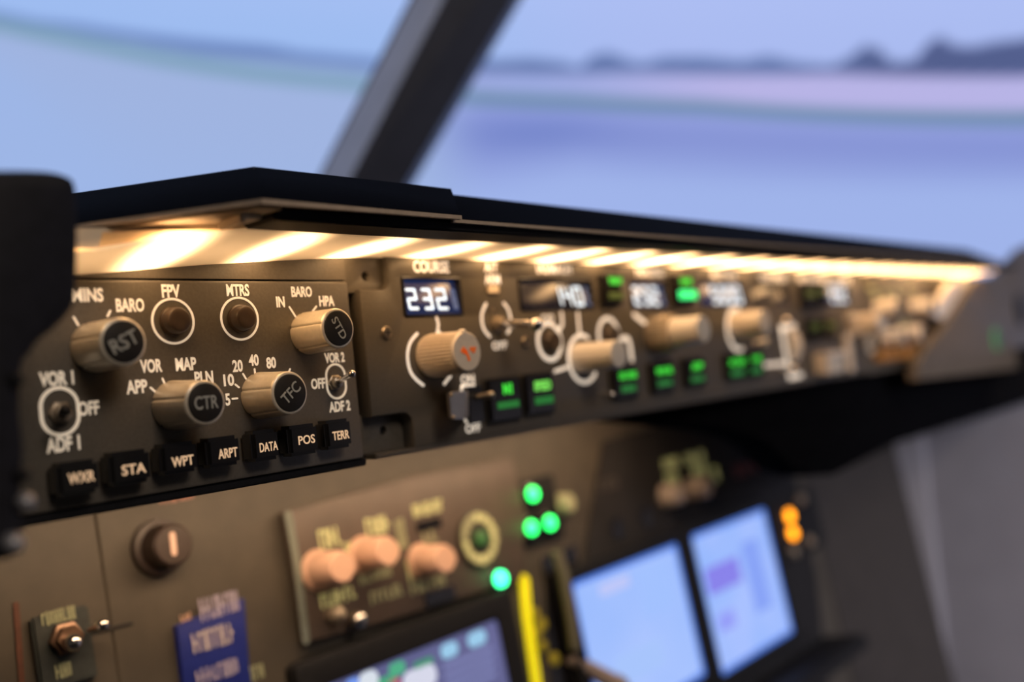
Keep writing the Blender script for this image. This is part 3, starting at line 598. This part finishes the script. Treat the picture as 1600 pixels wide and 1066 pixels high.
# knobs of the long panel
k1 = knob(mc, (730.5, 549.5), 20, 7.75, m=KNOBB, ribs=38, r0=8.4, label='ribbed beige course knob')
ck = at(730.5, 549.5, -20)
lathe('pointer_bump', [(17.6, 1.1), (19.6, 1.1), (20.2, .7)], KNOBW, T(ck.x-.5, 0, ck.z+7.7), k1, seg=16, label='small white pointer bump')
for pix, r in (([(722, 548.5), (724.5, 549.5), (727, 551)], 1.5), ([(724, 544.5), (728, 549), (731, 556), (733, 562)], 1.3), ([(736, 545.5), (743, 545), (740, 549)], 1.6)):
    stroke(pix, r, ORANGE, k1, Y=-20.05, name='paint_mark')
knob(mc, (967, 553), 23, 6.4, m=KNOBW, r0=7.0, label='plain pale speed knob')
hb = at(1100, 514, -30)
knob(mc, (1100, 514), 30, 6.9, m=KNOBW, r0=7.5, grooves=False, label='pale heading knob on a darker collar', base=13)
lathe('bank_angle_collar', [(0, 8.8), (.5, 9.4), (12, 9.2), (13, 8.7), (13.2, 7.4)], KNOBD, T(hb.x, 0, hb.z), mc, seg=60, rf=lambda a, h, q: q*(1+.03*math.cos(30*a)))
for i in range(3):
    a_ = math.radians(60+30*i); lathe('collar_dot', [(0, .9), (.6, .7)], CHROME, T(hb.x+9.3*math.cos(a_), -7, hb.z+9.3*math.sin(a_)), mc, seg=10)
stroke([(991, 492), (1010, 507)], 2.6, WHITEM, mc)
c0 = at(1152, 515); mark([ribbon(arcpts(c0.x, c0.z, 12.2, 75, 285, 40), 2.8)], WHITEM, mc)
knob(mc, (1196, 503), 20, 7.3, m=KNOBB, r0=7.8, grooves=True, label='beige altitude knob')
c0 = at(1181, 536); bm = tube_bm((0, 0, 0), (0, -6, 0), 1.6, 1.6, ball=2.4); finish('locating_pin', bm, KNOBW, T(c0.x, 0, c0.z), mc, smooth=True)
# vertical-speed thumbwheel and its scale
stroke([(1221, 512), (1233, 582)], 4.5, WHITEM, mc)
c0 = at(1238, 540); wh = bmesh.new(); segs = 60
A_ = []; B_ = []
for i in range(segs+1):
    a = math.radians(-46+92*i/segs); rr_ = 15.5*(1+.025*(i % 2)); A_.append(wh.verts.new((-4, -rr_*math.cos(a)+10.5, rr_*math.sin(a)))); B_.append(wh.verts.new((4, -rr_*math.cos(a)+10.5, rr_*math.sin(a))))
for i in range(segs): wh.faces.new((A_[i], A_[i+1], B_[i+1], B_[i]))
wh.faces.new(A_[::-1]); wh.faces.new(B_)
wh.faces.new((A_[-1], A_[0], B_[0], B_[-1]))
finish('thumbwheel', wh, KNOBW, T(c0.x, 0, c0.z), mc, smooth=True, label='ribbed pale vertical speed thumbwheel')
stroke([(1192, 571), (1226, 568)], 2.4, WHITEM, mc)
for px, py in ((1229, 502), (1240, 578)):
    c0 = at(px, py, -8); bm = tube_bm((0, 0, 0), (0, -8, 0), 1.7, 1.7, ball=2.6); finish('guard_pin', bm, CHROME, T(c0.x, 0, c0.z), mc, smooth=True)
    q_ = at(px, py+4); stroke([(px-7, py+12), (px+12, py+8)], 3.2, WHITEM, mc)
# disengage bar
c0 = at(1287, 568); bm = bmesh.new(); add_box(bm, -17, 17, -8, 0, -7.5, 7.5, bev=1.2)
db = finish('disengage_bar', bm, KNOBB, T(c0.x, 0, c0.z), mc, smooth=True, label='wide beige disengage bar')
bm = bmesh.new(); add_box(bm, -17, 17, -10.5, -8, 3.5, 7.5, bev=.8); add_box(bm, -17, -13, -10, -8, -7.5, 7.5, bev=.8); finish('bar_edge', bm, KNOBW, T(c0.x, 0, c0.z), db, smooth=True)
knob(mc, (1378, 505), 22, 7.6, m=KNOBB, ribs=40, r0=8.2, label='ribbed beige course knob at the far end')
c0 = at(1322, 553); bm = bmesh.new(); add_box(bm, -3.2, 3.2, -4, 0, -14, 14, bev=1.2); fdp = finish('paddle_switch', bm, KNOBW, T(c0.x, 0, c0.z), mc, smooth=True)
for px, py in ((1322, 497), (1327, 520)):
    c0 = at(px, py); bm = tube_bm((0, 0, 0), (0, -5, 0), 1.8, 1.8, ball=2.6); finish('guard_pin', bm, KNOBW, T(c0.x, 0, c0.z), mc, smooth=True)
# ------------------------------------------------------------------ first officer's control panel (far right, blurred)
fo = thing('flight_instrument_control_panel', 'far control panel at the right end of the row, with beige knobs and amber keys', 'control panel', T(545, 0, -25))
FX0, FX1 = 480.0, 626.0
plate('face_plate', [rrect(FX0, FX1, -28.2, 49, .8)], 0, 8, PANEL, T(0, 0, 0), fo, bev=.5)
box('case', (FX0+1, FX1-1, 8, 60, -26, 38), BLACK, T(0, 0, 0), fo)
def fot(s, x, z, w_, h_, m=WHITE): finish('lettering', text_bm(s, w_, h_, bold=.03), m, T(x, 0, z), fo)
for s, x, z, w_ in (('MINS', 505, 37, 13), ('BARO', 512, 31, 12), ('FPV', 535, 34, 10), ('MTRS', 559, 34, 12), ('BARO', 590, 37, 12), ('HPA', 601, 31, 9), ('VOR', 507, 4, 10), ('MAP', 522, 5, 10), ('20', 560, 6, 6), ('40', 570, 8, 6), ('80', 580, 6, 6), ('OFF', 612, 0, 9)): fot(s, x, z, w_, 3.8, OLIVE)
FOK = [(512, 20, 17, 7, KNOBW), (592, 20, 17, 7, KNOBW), (521, -3, 17, 7.2, KNOBW), (561, -2, 17, 7.2, KNOBW)]
for x, z, L, r, m in FOK:
    k = lathe('knob', [(0, r*1.07), (L*.5, r*1.03), (L-.8, r), (L, r*.9)], m, T(x, 0, z), fo, seg=48)
    lathe('knob_cap', [(L-.1, r*.85), (L+.4, r*.82)], CAP, T(x, 0, z), k, seg=36)
for x in (535, 559):
    mark([circ(x, 25, 7.3), circ(x, 25, 6.5)], OLIVE, fo); lathe('push_button', [(0, 4.6), (3.6, 4.2), (4, 3.4)], BUTTON, T(x, 0, 25), fo, seg=30)
AMBER = mat('amber_key', (.30, .13, .04), .5, emit=(.8, .34, .06), es=.10, var=.1)
for i in range(7): box('push_key', (-5.6, 5.6, -7, 0, -4.6, 4.6), AMBER, T(500+i*16.5, 0, -15.5), fo, bev=.8)
for x in (490, 614):
    mark([rrect(x-4.6, x+4.6, -13, 1, 4.5), rrect(x-3.6, x+3.6, -12, 0, 3.5)], WHITE, fo); bm = tube_bm((0, 0, 0), (2, -11, 2), 1.2, 1.6, ball=2); finish('toggle_switch', bm, CHROME, T(x, 0, -6), fo, smooth=True)
# ------------------------------------------------------------------ slanted side filler at the far end
sf = thing('side_filler_panel', 'brown slanted filler panel right of the far control panel', 'panel', T(760, -16, -30))
SFY = -18
loop = [P2(*p, SFY) for p in ((1524, 436), (1508, 462), (1482, 504), (1456, 538), (1436, 566), (1436, 594), (1640, 570), (1640, 372), (1600, 388), (1572, 420), (1556, 434), (1536, 432))]
loop = [(x, z) for x, z in loop]
plate('face_plate', [loop], SFY, SFY+10, mat('filler_brown', (.13, .10, .072), .55, var=.12, scale=60), T(0, 0, 0), sf, bev=1.0)
plate('end_plate', [rrect(626.3, 790, -28, 48.6)], .5, 6, BOARD, T(0, 0, 0), sf)
c0 = at(1556, 530, SFY); rg = plate('indicator_ring', [circ(0, 0, 10, 40), circ(0, 0, 7.2, 40)], -1.2, 0, mat('ring_green', (.06, .18, .08), .5, emit=(.10, .40, .14), es=.55, var=.05), T(c0.x, SFY, c0.z), sf, label='dim green ring')
lathe('push_button', [(0, 8), (2, 7.6), (2.6, 6.5)], mat('button_green', (.05, .14, .06), .5, var=.1), T(c0.x, SFY, c0.z), sf, seg=30)
c0 = at(1594, 484, SFY); lathe('gauge', [(0, 17), (1.5, 17), (2.0, 14)], CAP, T(c0.x, SFY, c0.z), sf, seg=40, label='round black gauge')
# ------------------------------------------------------------------ black padded bolster below the long panel
bol = [(985, 630), (1240, 592), (1400, 572), (1600, 545), (1600, 630), (1500, 660), (1402, 692), (1340, 724), (1305, 742), (1268, 744), (1240, 732), (1215, 706), (1185, 684), (1140, 671), (1060, 662), (985, 655)]
BY = 12.0; pts = [P2(*p, BY) for p in bol]
pts = [(x, min(z, -28.4)) for x, z in pts[:3]]+[(700, -31), (836, -36), (836, P2(1545, 648, BY)[1])]+pts[6:]
bs = plate('knee_bolster', [pts], BY, BY+26, mat('bolster_black', (.005, .005, .006), .95, spec=0.0, var=.3, scale=300), T(0, 0, 0), bev=1.5)
srp = [atX(px, py, 832) for px, py in ((1490, 566), (1470, 668), (1545, 648), (1600, 629), (1700, 596), (1700, 520))]
sr_ = prism('side_rail', [(832, p.y, p.z) for p in srp], [(840, p.y, p.z) for p in srp], BLACK, bs)
tag(bs, 'black padded bolster hanging below the right half of the long panel', 'bolster')
# ------------------------------------------------------------------ main instrument panel
mp = thing('main_instrument_panel', 'tilted brown-grey instrument board below the control panels', 'instrument panel', MP @ T(250, 0, -560))
def MPm(x, y, z): return MP @ T(x, y, z)
seamx = onp(163, 900).x
plate('board', [rrect(seamx+.6, 838, -560, 82, 0)], 0, 14, BOARD, MP, mp)
plate('board', [rrect(-430, seamx-.6, -560, 82, 0)], .3, 14, BOARD, MP, mp)
def pbox(name, px0, px1, py0, py1, y0, y1, m, parent, bev=0.0, label=None):
    ym = (py0+py1)/2; xm = (px0+px1)/2; a = onp(px0, ym, -y0); b = onp(px1, ym, -y0); zt = onp(xm, py0, -y0).z; zl = onp(xm, py1, -y0).z
    return box(name, (-(b.x-a.x)/2, (b.x-a.x)/2, y0, y1, -(zt-zl)/2, (zt-zl)/2), m, MPm((a.x+b.x)/2, 0, (zt+zl)/2), parent, bev=bev, label=label)
def pstroke(pix, wd, m, parent, name='print', lift=0.0, th=.3):
    q = [onp(*p, lift) for p in pix]; cx = sum(p.x for p in q)/len(q); cz = sum(p.z for p in q)/len(q)
    return plate(name, [ribbon([(p.x-cx, p.z-cz) for p in q], wd)], -th, 0, m, MPm(cx, -lift, cz), parent)
def glyphs(px0, py0, px1, py1, h, m, parent, lift=0.0, n=9, name='print'):
    """a row of small upright strokes: lettering too blurred to read"""
    a = onp(px0, py0, lift); b = onp(px1, py1, lift); bm = bmesh.new(); rnd = random.Random(int(px0*7+py0))
    w_ = (b.x-a.x)/n
    for i in range(n):
        x = (i+.5)/n*(b.x-a.x)-(b.x-a.x)/2; hh = h*rnd.uniform(.8, 1.0); add_box(bm, x-w_*.42, x-w_*.12, -.3, 0, -hh/2, hh/2)
        zz = rnd.choice((-1, 0, 1))*hh*.4; add_box(bm, x-w_*.42, x+w_*.30, -.3, 0, zz-h*.09, zz+h*.09)
        if rnd.random() < .6: add_box(bm, x+w_*.1, x+w_*.34, -.3, 0, -hh/2, hh/2)
    return finish(name, bm, m, MPm((a.x+b.x)/2, -lift, (a.z+b.z)/2), parent)
def plathe(name, px, py, prof, m, parent, lift=0.0, seg=36, rf=None, label=None, foot=True):
    """px,py = pixel of the front centre which stands 'lift' off the board"""
    c = onp(px, py, lift); return lathe(name, prof, m, MPm(c.x, 0, c.z), parent, seg=seg, rf=rf, label=label)
pstroke([(25, 945), (34, 1070)], 2.2, mat('seam_rust', (.10, .035, .02), .7, var=.2), mp, 'seam_strip')
pstroke([(100, 1000), (205, 975)], 1.6, DARK, mp, 'seam_strip')
glyphs(248, 778, 302, 769, 6.5, PINK, mp, n=7)
# round black rotary knob with a white line
rk = thing('rotary_knob', 'round black knob with a white pointer line, upper left of the board', 'knob', MPm(onp(272, 851, 14).x, 0, onp(272, 851, 14).z))
kk = plathe('knob_body', 272, 851, [(0, 12.5), (3, 12.3), (3.5, 9.6), (13, 9), (14, 8)], mat('knob_dark_brown', (.035, .022, .018), .45, var=.1), rk, lift=14)
pstroke([(269, 836), (272, 864)], 2.6, mat('pointer_line', (.62, .42, .34), .5, var=.1), kk, 'pointer_line', lift=14.1)
# small switch plate lower left
sp = thing('switch_plate', 'dark square switch plate with a chrome toggle, bottom left', 'switch', MPm(onp(102, 1010).x, 0, onp(102, 1010).z))
pbox('plate', 55, 148, 953, 1075, -3, 0, mat('plate_dark_green', (.030, .036, .036), .5, var=.2), sp, bev=1.0)
glyphs(64, 968, 118, 957, 5.5, OLIVED, sp, lift=3.1, n=8); glyphs(86, 1050, 112, 1045, 6, OLIVED, sp, lift=3.1, n=4)
c0 = onp(101, 998, 3); lathe('toggle_base', [(3, 6.6), (6, 6.6), (6.5, 5.4), (9, 5)], mat('toggle_brown', (.20, .12, .08), .35, metal=.6, var=.1), MPm(c0.x, 0, c0.z), sp, seg=6)
bm = tube_bm((0, -6, 0), (-4, -20, -1), 1.8, 2.2, ball=3.2); finish('lever', bm, CHROME, MPm(c0.x, 0, c0.z), sp, smooth=True)
bm = tube_bm((9, -6, 1), (11, -13, 2), 1.5, 1.8, ball=2.8); finish('guard_pin', bm, CHROME, MPm(c0.x, 0, c0.z), sp, smooth=True)
# blue placard
bp_ = thing('placard', 'blue rectangular placard with pale print, lower left of the board', 'placard', MPm(onp(333, 1000).x, 0, onp(333, 1000).z))
q = [onp(*p, 4) for p in ((277, 978), (382, 935), (390, 1040), (395, 1080), (290, 1090))]; cx = sum(p.x for p in q)/5; cz = sum(p.z for p in q)/5
plate('plate', [[(p.x-cx, p.z-cz) for p in q][::-1]], -4, 0, BLUE, MPm(cx, 0, cz), bp_, bev=.6)
glyphs(312, 958, 372, 934, 10, PALE, bp_, lift=4.2, n=8); glyphs(300, 1008, 365, 986, 9.5, mat('placard_print2', (.55, .48, .52), .6, var=.1), bp_, lift=4.2, n=8); glyphs(306, 1062, 372, 1038, 7, PALE, bp_, lift=4.2, n=8); glyphs(370, 1062, 412, 1046, 7, OLIVED, mp, lift=.1, n=5)
glyphs(282, 972, 302, 965, 6, SKIN, mp, lift=.1, n=3)
# selector module above the centre display
sm_ = thing('selector_module', 'dark module with three peach knobs and faded olive print', 'control module', MPm(onp(620, 880).x, 0, onp(620, 880).z))
q = [onp(*p, 6) for p in ((446, 800), (640, 745), (800, 715), (822, 800), (815, 905), (640, 960), (480, 1004))]; cx = sum(p.x for p in q)/7; cz = sum(p.z for p in q)/7
ml = [(p.x-cx, p.z-cz) for p in q]
plate('plate', [ml[::-1]], -6, 0, mat('module_brown', (.085, .062, .05), .5, var=.15, scale=60), MPm(cx, 0, cz), sm_, bev=.8)
pstroke([(450, 805), (462, 870), (478, 1000)], 4.2, mat('edge_highlight', (.17, .19, .165), .35, var=.1), sm_, 'highlight_strip', lift=6.2)  # grey-green line paints the highlight on the module's left edge
pk = [(536, 886, 8.6), (607, 862, 8.4), (697, 873, 8.4)]
for px, py, r in pk:
    k_ = plathe('knob', px, py, [(6, r+1.5), (8, r+1.2), (9, r), (24, r*.92), (26, r*.8)], SKIN, sm_, lift=26, seg=40, rf=lambda a, h, q: q*(1+.10*max(0, math.cos(a*2)) if h > 9 else 1))
for a_ in ((498, 845, 532, 836, 11, OLIVE, 4), (538, 858, 562, 853, 7, OLIVE, 3), (571, 826, 608, 817, 11, OLIVE, 4), (620, 836, 634, 832, 20, OLIVED, 2), (645, 800, 692, 788, 8, OLIVE, 6), (500, 940, 556, 925, 8, OLIVE, 6), (578, 936, 630, 920, 7, OLIVED, 6), (640, 917, 700, 906, 8, OLIVED, 6), (636, 893, 656, 888, 12, OLIVE, 2), (560, 902, 612, 896, 6, OLIVED, 5), (660, 842, 684, 836, 8, OLIVED, 2)):
    glyphs(a_[0], a_[1], a_[2], a_[3], a_[4]*.9, a_[5], sm_, lift=6.1, n=a_[6])
pbox('switch_well', 652, 690, 812, 828, -7, 0, BLACKG, sm_); pbox('switch_well', 664, 712, 920, 942, -7, 0, BLACKG, sm_)
for px, py, m in ((530, 960, KNOBD), (563, 968, CHROME)):
    c0 = onp(px, py, 14); bm = tube_bm((0, -6, 0), (0, -13, 0), 2.6, 3.0, ball=4.2); finish('toggle_switch', bm, m, MPm(c0.x, 0, c0.z), sm_, smooth=True)
# round dial
c0 = onp(745, 842, 6); dl = thing('dial', 'round dial with a ring of yellow marks beside the peach knobs', 'dial', MPm(c0.x, 0, c0.z))
lathe('dial_face', [(6, 16), (8, 16), (8.5, 15)], mat('dial_dark', (.03, .028, .02), .5, var=.1), MPm(c0.x, 0, c0.z), dl, seg=48)
plate('scale_ring', [circ(0, 0, 14.6, 48), circ(0, 0, 13.6, 48)], -.3, 0, OLIVED, MPm(c0.x, -8.5, c0.z), dl)
for i in range(14):
    a = math.radians(i*360/14+8); plate('scale_mark', [circ(12.0*math.cos(a), 12.0*math.sin(a), 2.5 if i % 5 else 2.9, 12)], -.4, 0, OLIVE if i not in (4, 5, 6) else OLIVED, MPm(c0.x, -8.5, c0.z), dl)
lathe('dial_hub', [(8, 4.6), (11, 4.2), (12, 3)], mat('hub_green', (.05, .14, .05), .5, emit=(.05, .3, .06), es=.15, var=.1), MPm(c0.x, 0, c0.z), dl, seg=24)
c0 = onp(779, 905, 6); lp = thing('indicator_light', 'glowing green-white light above the yellow stripe', 'indicator light', MPm(c0.x, 0, c0.z))
lathe('housing', [(0, 7.2), (6, 7), (7, 6)], BLACKG, MPm(c0.x, 0, c0.z), lp, seg=24); lathe('lens', [(6.5, 4.6), (9, 4.2), (10, 2.6)], LAMPG2, MPm(c0.x, 0, c0.z), lp, seg=24)
# landing gear lights
gp = thing('gear_light_panel', 'small black plate carrying three glowing green lights in a triangle', 'indicator lights', MPm(onp(842, 800).x, 0, onp(842, 800).z))
pbox('plate', 812, 876, 745, 850, -3, 0, BEZEL, gp, bev=1)
for px, py in ((832, 772), (830, 825), (859, 817)):
    c0 = onp(px, py, 6); k_ = lathe('lamp_housing', [(3, 7.5), (5, 7.4), (5.6, 6.4)], BLACKG, MPm(c0.x, 0, c0.z), gp, seg=24)
    lathe('lens', [(5.5, 4.3), (7.5, 4.0), (8.4, 2.6)], LAMPG, MPm(c0.x, 0, c0.z), k_, seg=24)
c0 = onp(890, 786); plathe('rotary_knob', 890, 786, [(0, 7), (8, 6), (9, 5)], OLIVED, mp, lift=8)
# gear lever slot with yellow stripe
gl = thing('gear_lever_unit', 'landing gear lever slot with a bright yellow stripe on its left', 'lever', MPm(onp(860, 980).x, 0, onp(860, 980).z))
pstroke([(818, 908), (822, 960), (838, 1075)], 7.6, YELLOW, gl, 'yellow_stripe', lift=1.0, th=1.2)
q = [onp(*p) for p in ((846, 872), (898, 852), (925, 1075), (862, 1080))]; cx = sum(p.x for p in q)/4; cz = sum(p.z for p in q)/4
plate('slot_plate', [[(p.x-cx, p.z-cz) for p in q][::-1]], -1.2, 0, BLACKG, MPm(cx, 0, cz), gl)
pstroke([(866, 868), (876, 900), (888, 965), (893, 1010)], 5.5, mat('lever_olive', (.13, .12, .08), .5, var=.1), gl, 'lever_arm', lift=16, th=5)
for px, py, r in ((838, 958, 3.2), (848, 976, 4.2), (842, 990, 3.0), (850, 1010, 3.4), (868, 1030, 4.0)): plathe('yellow_tab', px, py, [(1, r), (3, r), (3.5, r*.7)], mat('tab_yellow', (.42, .36, .03), .5, var=.1), gl, lift=3, seg=14)
bm = tube_bm((0, -4, 0), (26, -16, -26), 4, 6, ball=7); c0 = onp(884, 1028); finish('lever_handle', bm, mat('handle_grey', (.30, .23, .19), .4, var=.1), MPm(c0.x, 0, c0.z), gl, smooth=True)
# display units
em_border = mat('screen_border_blue', (.02, .02, .02), .5, emit=lin((84, 130, 232)), es=1.0, var=.01)
def du(label, corners, m, lift=8, frame=9.0, bord=True):
    q = [onp(*p, lift) for p in corners]; x0 = (q[0].x+q[3].x)/2; x1 = (q[1].x+q[2].x)/2; z1 = (q[0].z+q[1].z)/2; z0 = (q[2].z+q[3].z)/2
    cx, cz = (x0+x1)/2, (z0+z1)/2; W, H = x1-x0, z1-z0
    t_ = thing('display_unit', label, 'display', MPm(cx, 0, cz-H/2))
    fr = plate('bezel', [rrect(-W/2-frame, W/2+frame, -H/2-frame, H/2+frame, 4), rrect(-W/2, W/2, -H/2, H/2, 3)], -lift-2, -2.7 if bord else -.4, BEZEL, MPm(cx, 0, cz), t_, bev=.8)
    box('screen', (-W/2-.5, W/2+.5, -lift, -2.8, -H/2-.5, H/2+.5), m, MPm(cx, 0, cz), t_)
    plate('screen_border', [rrect(-W/2, W/2, -H/2, H/2, 3), rrect(-W/2+3.4, W/2-3.4, -H/2+3.4, H/2-3.4, 3)], -.1, 0, em_border, MPm(cx, -lift, cz), t_) if bord else None
    return t_, cx, cz, W, H
def screen_mat(name, base, tint, scale=8, s=1.0):
    m = bpy.data.materials.new(name); m.use_nodes = True; nt = m.node_tree; b = nt.nodes['Principled BSDF']; b.inputs['Base Color'].default_value = (.02, .02, .03, 1); b.inputs['Roughness'].default_value = .2
    tc = nt.nodes.new('ShaderNodeTexCoord'); nz = nt.nodes.new('ShaderNodeTexNoise'); nz.inputs['Scale'].default_value = scale; r = nt.nodes.new('ShaderNodeValToRGB')
    r.color_ramp.elements[0].color = (*base, 1); r.color_ramp.elements[1].color = (*tint, 1); r.color_ramp.elements[0].position = .35; r.color_ramp.elements[1].position = .65
    nt.links.new(tc.outputs['Object'], nz.inputs['Vector']); nt.links.new(nz.outputs['Fac'], r.inputs['Fac']); nt.links.new(r.outputs['Color'], b.inputs['Emission Color']); b.inputs['Emission Strength'].default_value = s
    return m
SB = screen_mat('screen_blue', lin((150, 184, 250)), lin((168, 194, 252)), 10)
SB2 = screen_mat('screen_blue2', lin((144, 180, 250)), lin((166, 190, 252)), 14)
SD = screen_mat('screen_dusk', lin((84, 86, 128)), lin((96, 98, 146)), 14)
def sprint(parent, px0, px1, py0, py1, m, lift, r=1.0, name='screen_tile'):
    ym = (py0+py1)/2; xm = (px0+px1)/2; a = onp(px0, ym, lift); b = onp(px1, ym, lift); zt = onp(xm, py0, lift).z; zl = onp(xm, py1, lift).z
    W, H = b.x-a.x, zt-zl; return plate(name, [rrect(-W/2, W/2, -H/2, H/2, min(r, W*.45, H*.45))], -.15, 0, m, MPm((a.x+b.x)/2, -lift, (zt+zl)/2), parent)
def em(name, c, s=1.0): return mat(name, (.02, .02, .02), .5, emit=lin(c), es=s, var=.01)
dA = du('bright pale blue screen, left one of the two beside the gear lights', ((902, 907), (1062, 846), (1100, 1075), (925, 1140)), SB)[0]
sprint(dA, 935, 985, 905, 925, em('tile_pinkish', (186, 196, 246)), 8.1); sprint(dA, 1000, 1050, 880, 960, em('tile_pale', (158, 190, 252)), 8.1); sprint(dA, 960, 1040, 1010, 1060, em('tile_pale2', (164, 194, 250)), 8.1)
dB = du('bright pale blue screen with a violet square, right one of the two', ((1086, 834), (1192, 794), (1240, 988), (1118, 1062)), SB2)[0]
sprint(dB, 1102, 1158, 878, 922, em('tile_violet', (132, 126, 232)), 8.1); sprint(dB, 1168, 1196, 840, 960, em('tile_blue', (132, 160, 244)), 8.1); sprint(dB, 1122, 1150, 955, 985, em('tile_violet2', (146, 156, 246)), 8.1)
dC = du('dusky violet touch screen with white and green icons at the bottom centre', ((500, 1072), (779, 968), (798, 1100), (530, 1200)), SD, frame=14, bord=False)[0]
for px0, px1, py0, py1, c_ in ((560, 592, 1048, 1080, (214, 222, 232)), (607, 634, 1034, 1056, (70, 170, 130)), (628, 684, 1042, 1080, (212, 214, 232)), (588, 620, 1056, 1076, (60, 160, 120)), (688, 716, 1004, 1028, (150, 200, 232)), (730, 760, 986, 1010, (150, 200, 232)), (540, 562, 1060, 1078, (110, 150, 235)), (645, 678, 1030, 1042, (56, 140, 110)), (606, 626, 1060, 1075, (190, 80, 110))):
    sprint(dC, px0, px1, py0, py1, em('icon_%d' % (px0+py0), c_), 8.1, r=9, name='icon')
for k_ in range(4): sprint(dC, 690+k_*2, 772+k_*2, 1024+k_*14, 1032+k_*14, em('row_tile', (120, 126, 176)), 8.05, name='list_row')
# black surround of the two right screens, top right corner rounded
q = [onp(*p) for p in ((940, 690), (1060, 655), (1150, 668), (1200, 690), (1232, 726), (1250, 790), (1272, 900), (1290, 1075), (945, 1250), (905, 900))]; cx = sum(p.x for p in q)/len(q); cz = sum(p.z for p in q)/len(q)
plate('surround', [[(p.x-cx, p.z-cz) for p in q][::-1]], -2.6, 0, mat('surround_black', (.022, .021, .023), .8, spec=.2, var=.15, scale=40), MPm(cx, 0, cz), mp, bev=.8, label='black surround plate with a rounded corner')
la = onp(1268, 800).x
plate('board_shade', [rrect(la, 836, -558, 60)], -1.2, 0, mat('board_shade_dark', (.040, .033, .029), .6, var=.15, scale=40), MPm(0, 0, 0), mp, label='dark brown plate standing in for shade on the board beside the wall')  # added plate: its dark colour stands in for shade on the board
# clock knobs above them
ck_ = thing('switch_cluster', 'pair of pale knobs with olive marks above the two bright screens', 'switches', MPm(onp(1085, 750, 2).x, 0, onp(1085, 750, 2).z))
for px, py in ((1066, 771), (1107, 760)): plathe('knob', px, py, [(2.75, 9), (6, 8.6), (16, 7.6), (18, 6)], mat('knob_fawn', (.42, .34, .29), .5, var=.1), ck_, lift=18)
for a_ in ((1036, 728, 1060, 721, 9, 3), (1072, 719, 1100, 712, 9, 3), (1040, 752, 1060, 746, 10, 2), (1082, 738, 1104, 731, 8, 3), (1114, 742, 1122, 740, 12, 1)): glyphs(a_[0], a_[1], a_[2], a_[3], a_[4], OLIVE, ck_, lift=3.0, n=a_[5])
glyphs(1148, 738, 1182, 728, 11, mat('dim_red', (.16, .015, .02), .5, var=.1), ck_, lift=3.0, n=4)
for px, py in ((966, 826), (1011, 808)): plathe('jack_socket', px, py, [(2.4, 7), (4, 7), (4.2, 5)], BLACKG, mp, lift=4)
glyphs(935, 760, 965, 752, 8, mat('dim_print', (.07, .06, .055), .6, var=.1), mp, lift=3.0, n=3)
# amber lights
al = thing('amber_light_pair', 'two glowing amber lights stacked right of the bright screens', 'indicator lights', MPm(onp(1239, 820).x, 0, onp(1239, 820).z))
pbox('plate', 1212, 1284, 770, 872, -4.4, -2.7, BEZEL, al, bev=1)
for px, py in ((1237, 806), (1242, 833)): plathe('lamp', px, py, [(4, 5.4), (6, 5.2), (7, 4)], LAMPO, al, lift=7, seg=24, label='glowing amber lens')
for px, py, m in ((1256, 780, KNOBD), (1270, 845, KNOBD), (1245, 862, KNOBD)): plathe('screw_knob', px, py, [(4, 5), (8, 4.6), (9, 3.6)], m, al, lift=9, seg=20)
# tray edge under the right screens
tg = prism('tray_edge', [MP @ Vector(p) for p in ((onp(1120, 1110).x, 0, onp(1140, 1090).z-12), (onp(1290, 1010).x, 0, onp(1140, 1090).z-12), (onp(1290, 1010).x, 0, onp(1140, 1090).z), (onp(1120, 1110).x, 0, onp(1140, 1090).z))],
           [MP @ Vector(p) for p in ((onp(1120, 1110).x, -40, onp(1140, 1090).z-12), (onp(1290, 1010).x, -40, onp(1140, 1090).z-12), (onp(1290, 1010).x, -40, onp(1140, 1090).z), (onp(1120, 1110).x, -40, onp(1140, 1090).z))], BEZEL, mp, bev=2)
# ------------------------------------------------------------------ yoke in the left foreground
yk = thing('control_yoke', 'black control yoke grip, out of focus in the left foreground', 'yoke', T(-180, -60, -1100))
YD = -52.0
ol = smoothpix([(-60, 262), (40, 262), (92, 268), (112, 286), (117, 340), (116, 430), (110, 476), (84, 508), (54, 534), (38, 570), (34, 640), (40, 700), (36, 770), (40, 830), (22, 872), (-60, 880)], 5)
ol = [(x+13 if y < 560 else x+6, y) for x, y in ol]
gl_ = [P2(*p, YD) for p in ol]
plate('grip', [gl_[::-1]], YD, YD+26, YOKEM, T(0, 0, 0), yk, bev=3.5)
for px, py, r, m in ((36, 592, 1.5, BEZEL), (50, 785, 1.9, GREY), (30, 850, 2.2, GREY), (45, 742, 1.6, BEZEL)):
    c0 = at(px-6, py, YD-2); bm = tube_bm((0, 6, 0), (0, -1, 0), r, r, ball=r*1.1); finish('trim_switch', bm, m, T(c0.x, YD, c0.z), yk, smooth=True)
pz = at(0, 870, YD); px_ = gl_[-1][0]
prism('grip_arm', [(px_-20, YD+4, pz.z+4), (gl_[-2][0]-3, YD+4, pz.z+4), (gl_[-2][0]-3, YD+22, pz.z+4), (px_-20, YD+22, pz.z+4)], [(px_-50, YD-30, pz.z-70), (px_-15, YD-30, pz.z-70), (px_-15, YD+6, pz.z-70), (px_-50, YD+6, pz.z-70)], YOKEM, yk, bev=3)
bm = tube_bm((px_-33, YD-12, pz.z-60), (px_-33, YD-12, -1100), 22, 26, seg=24); finish('column', bm, YOKEM, T(0, 0, 0), yk, smooth=True)
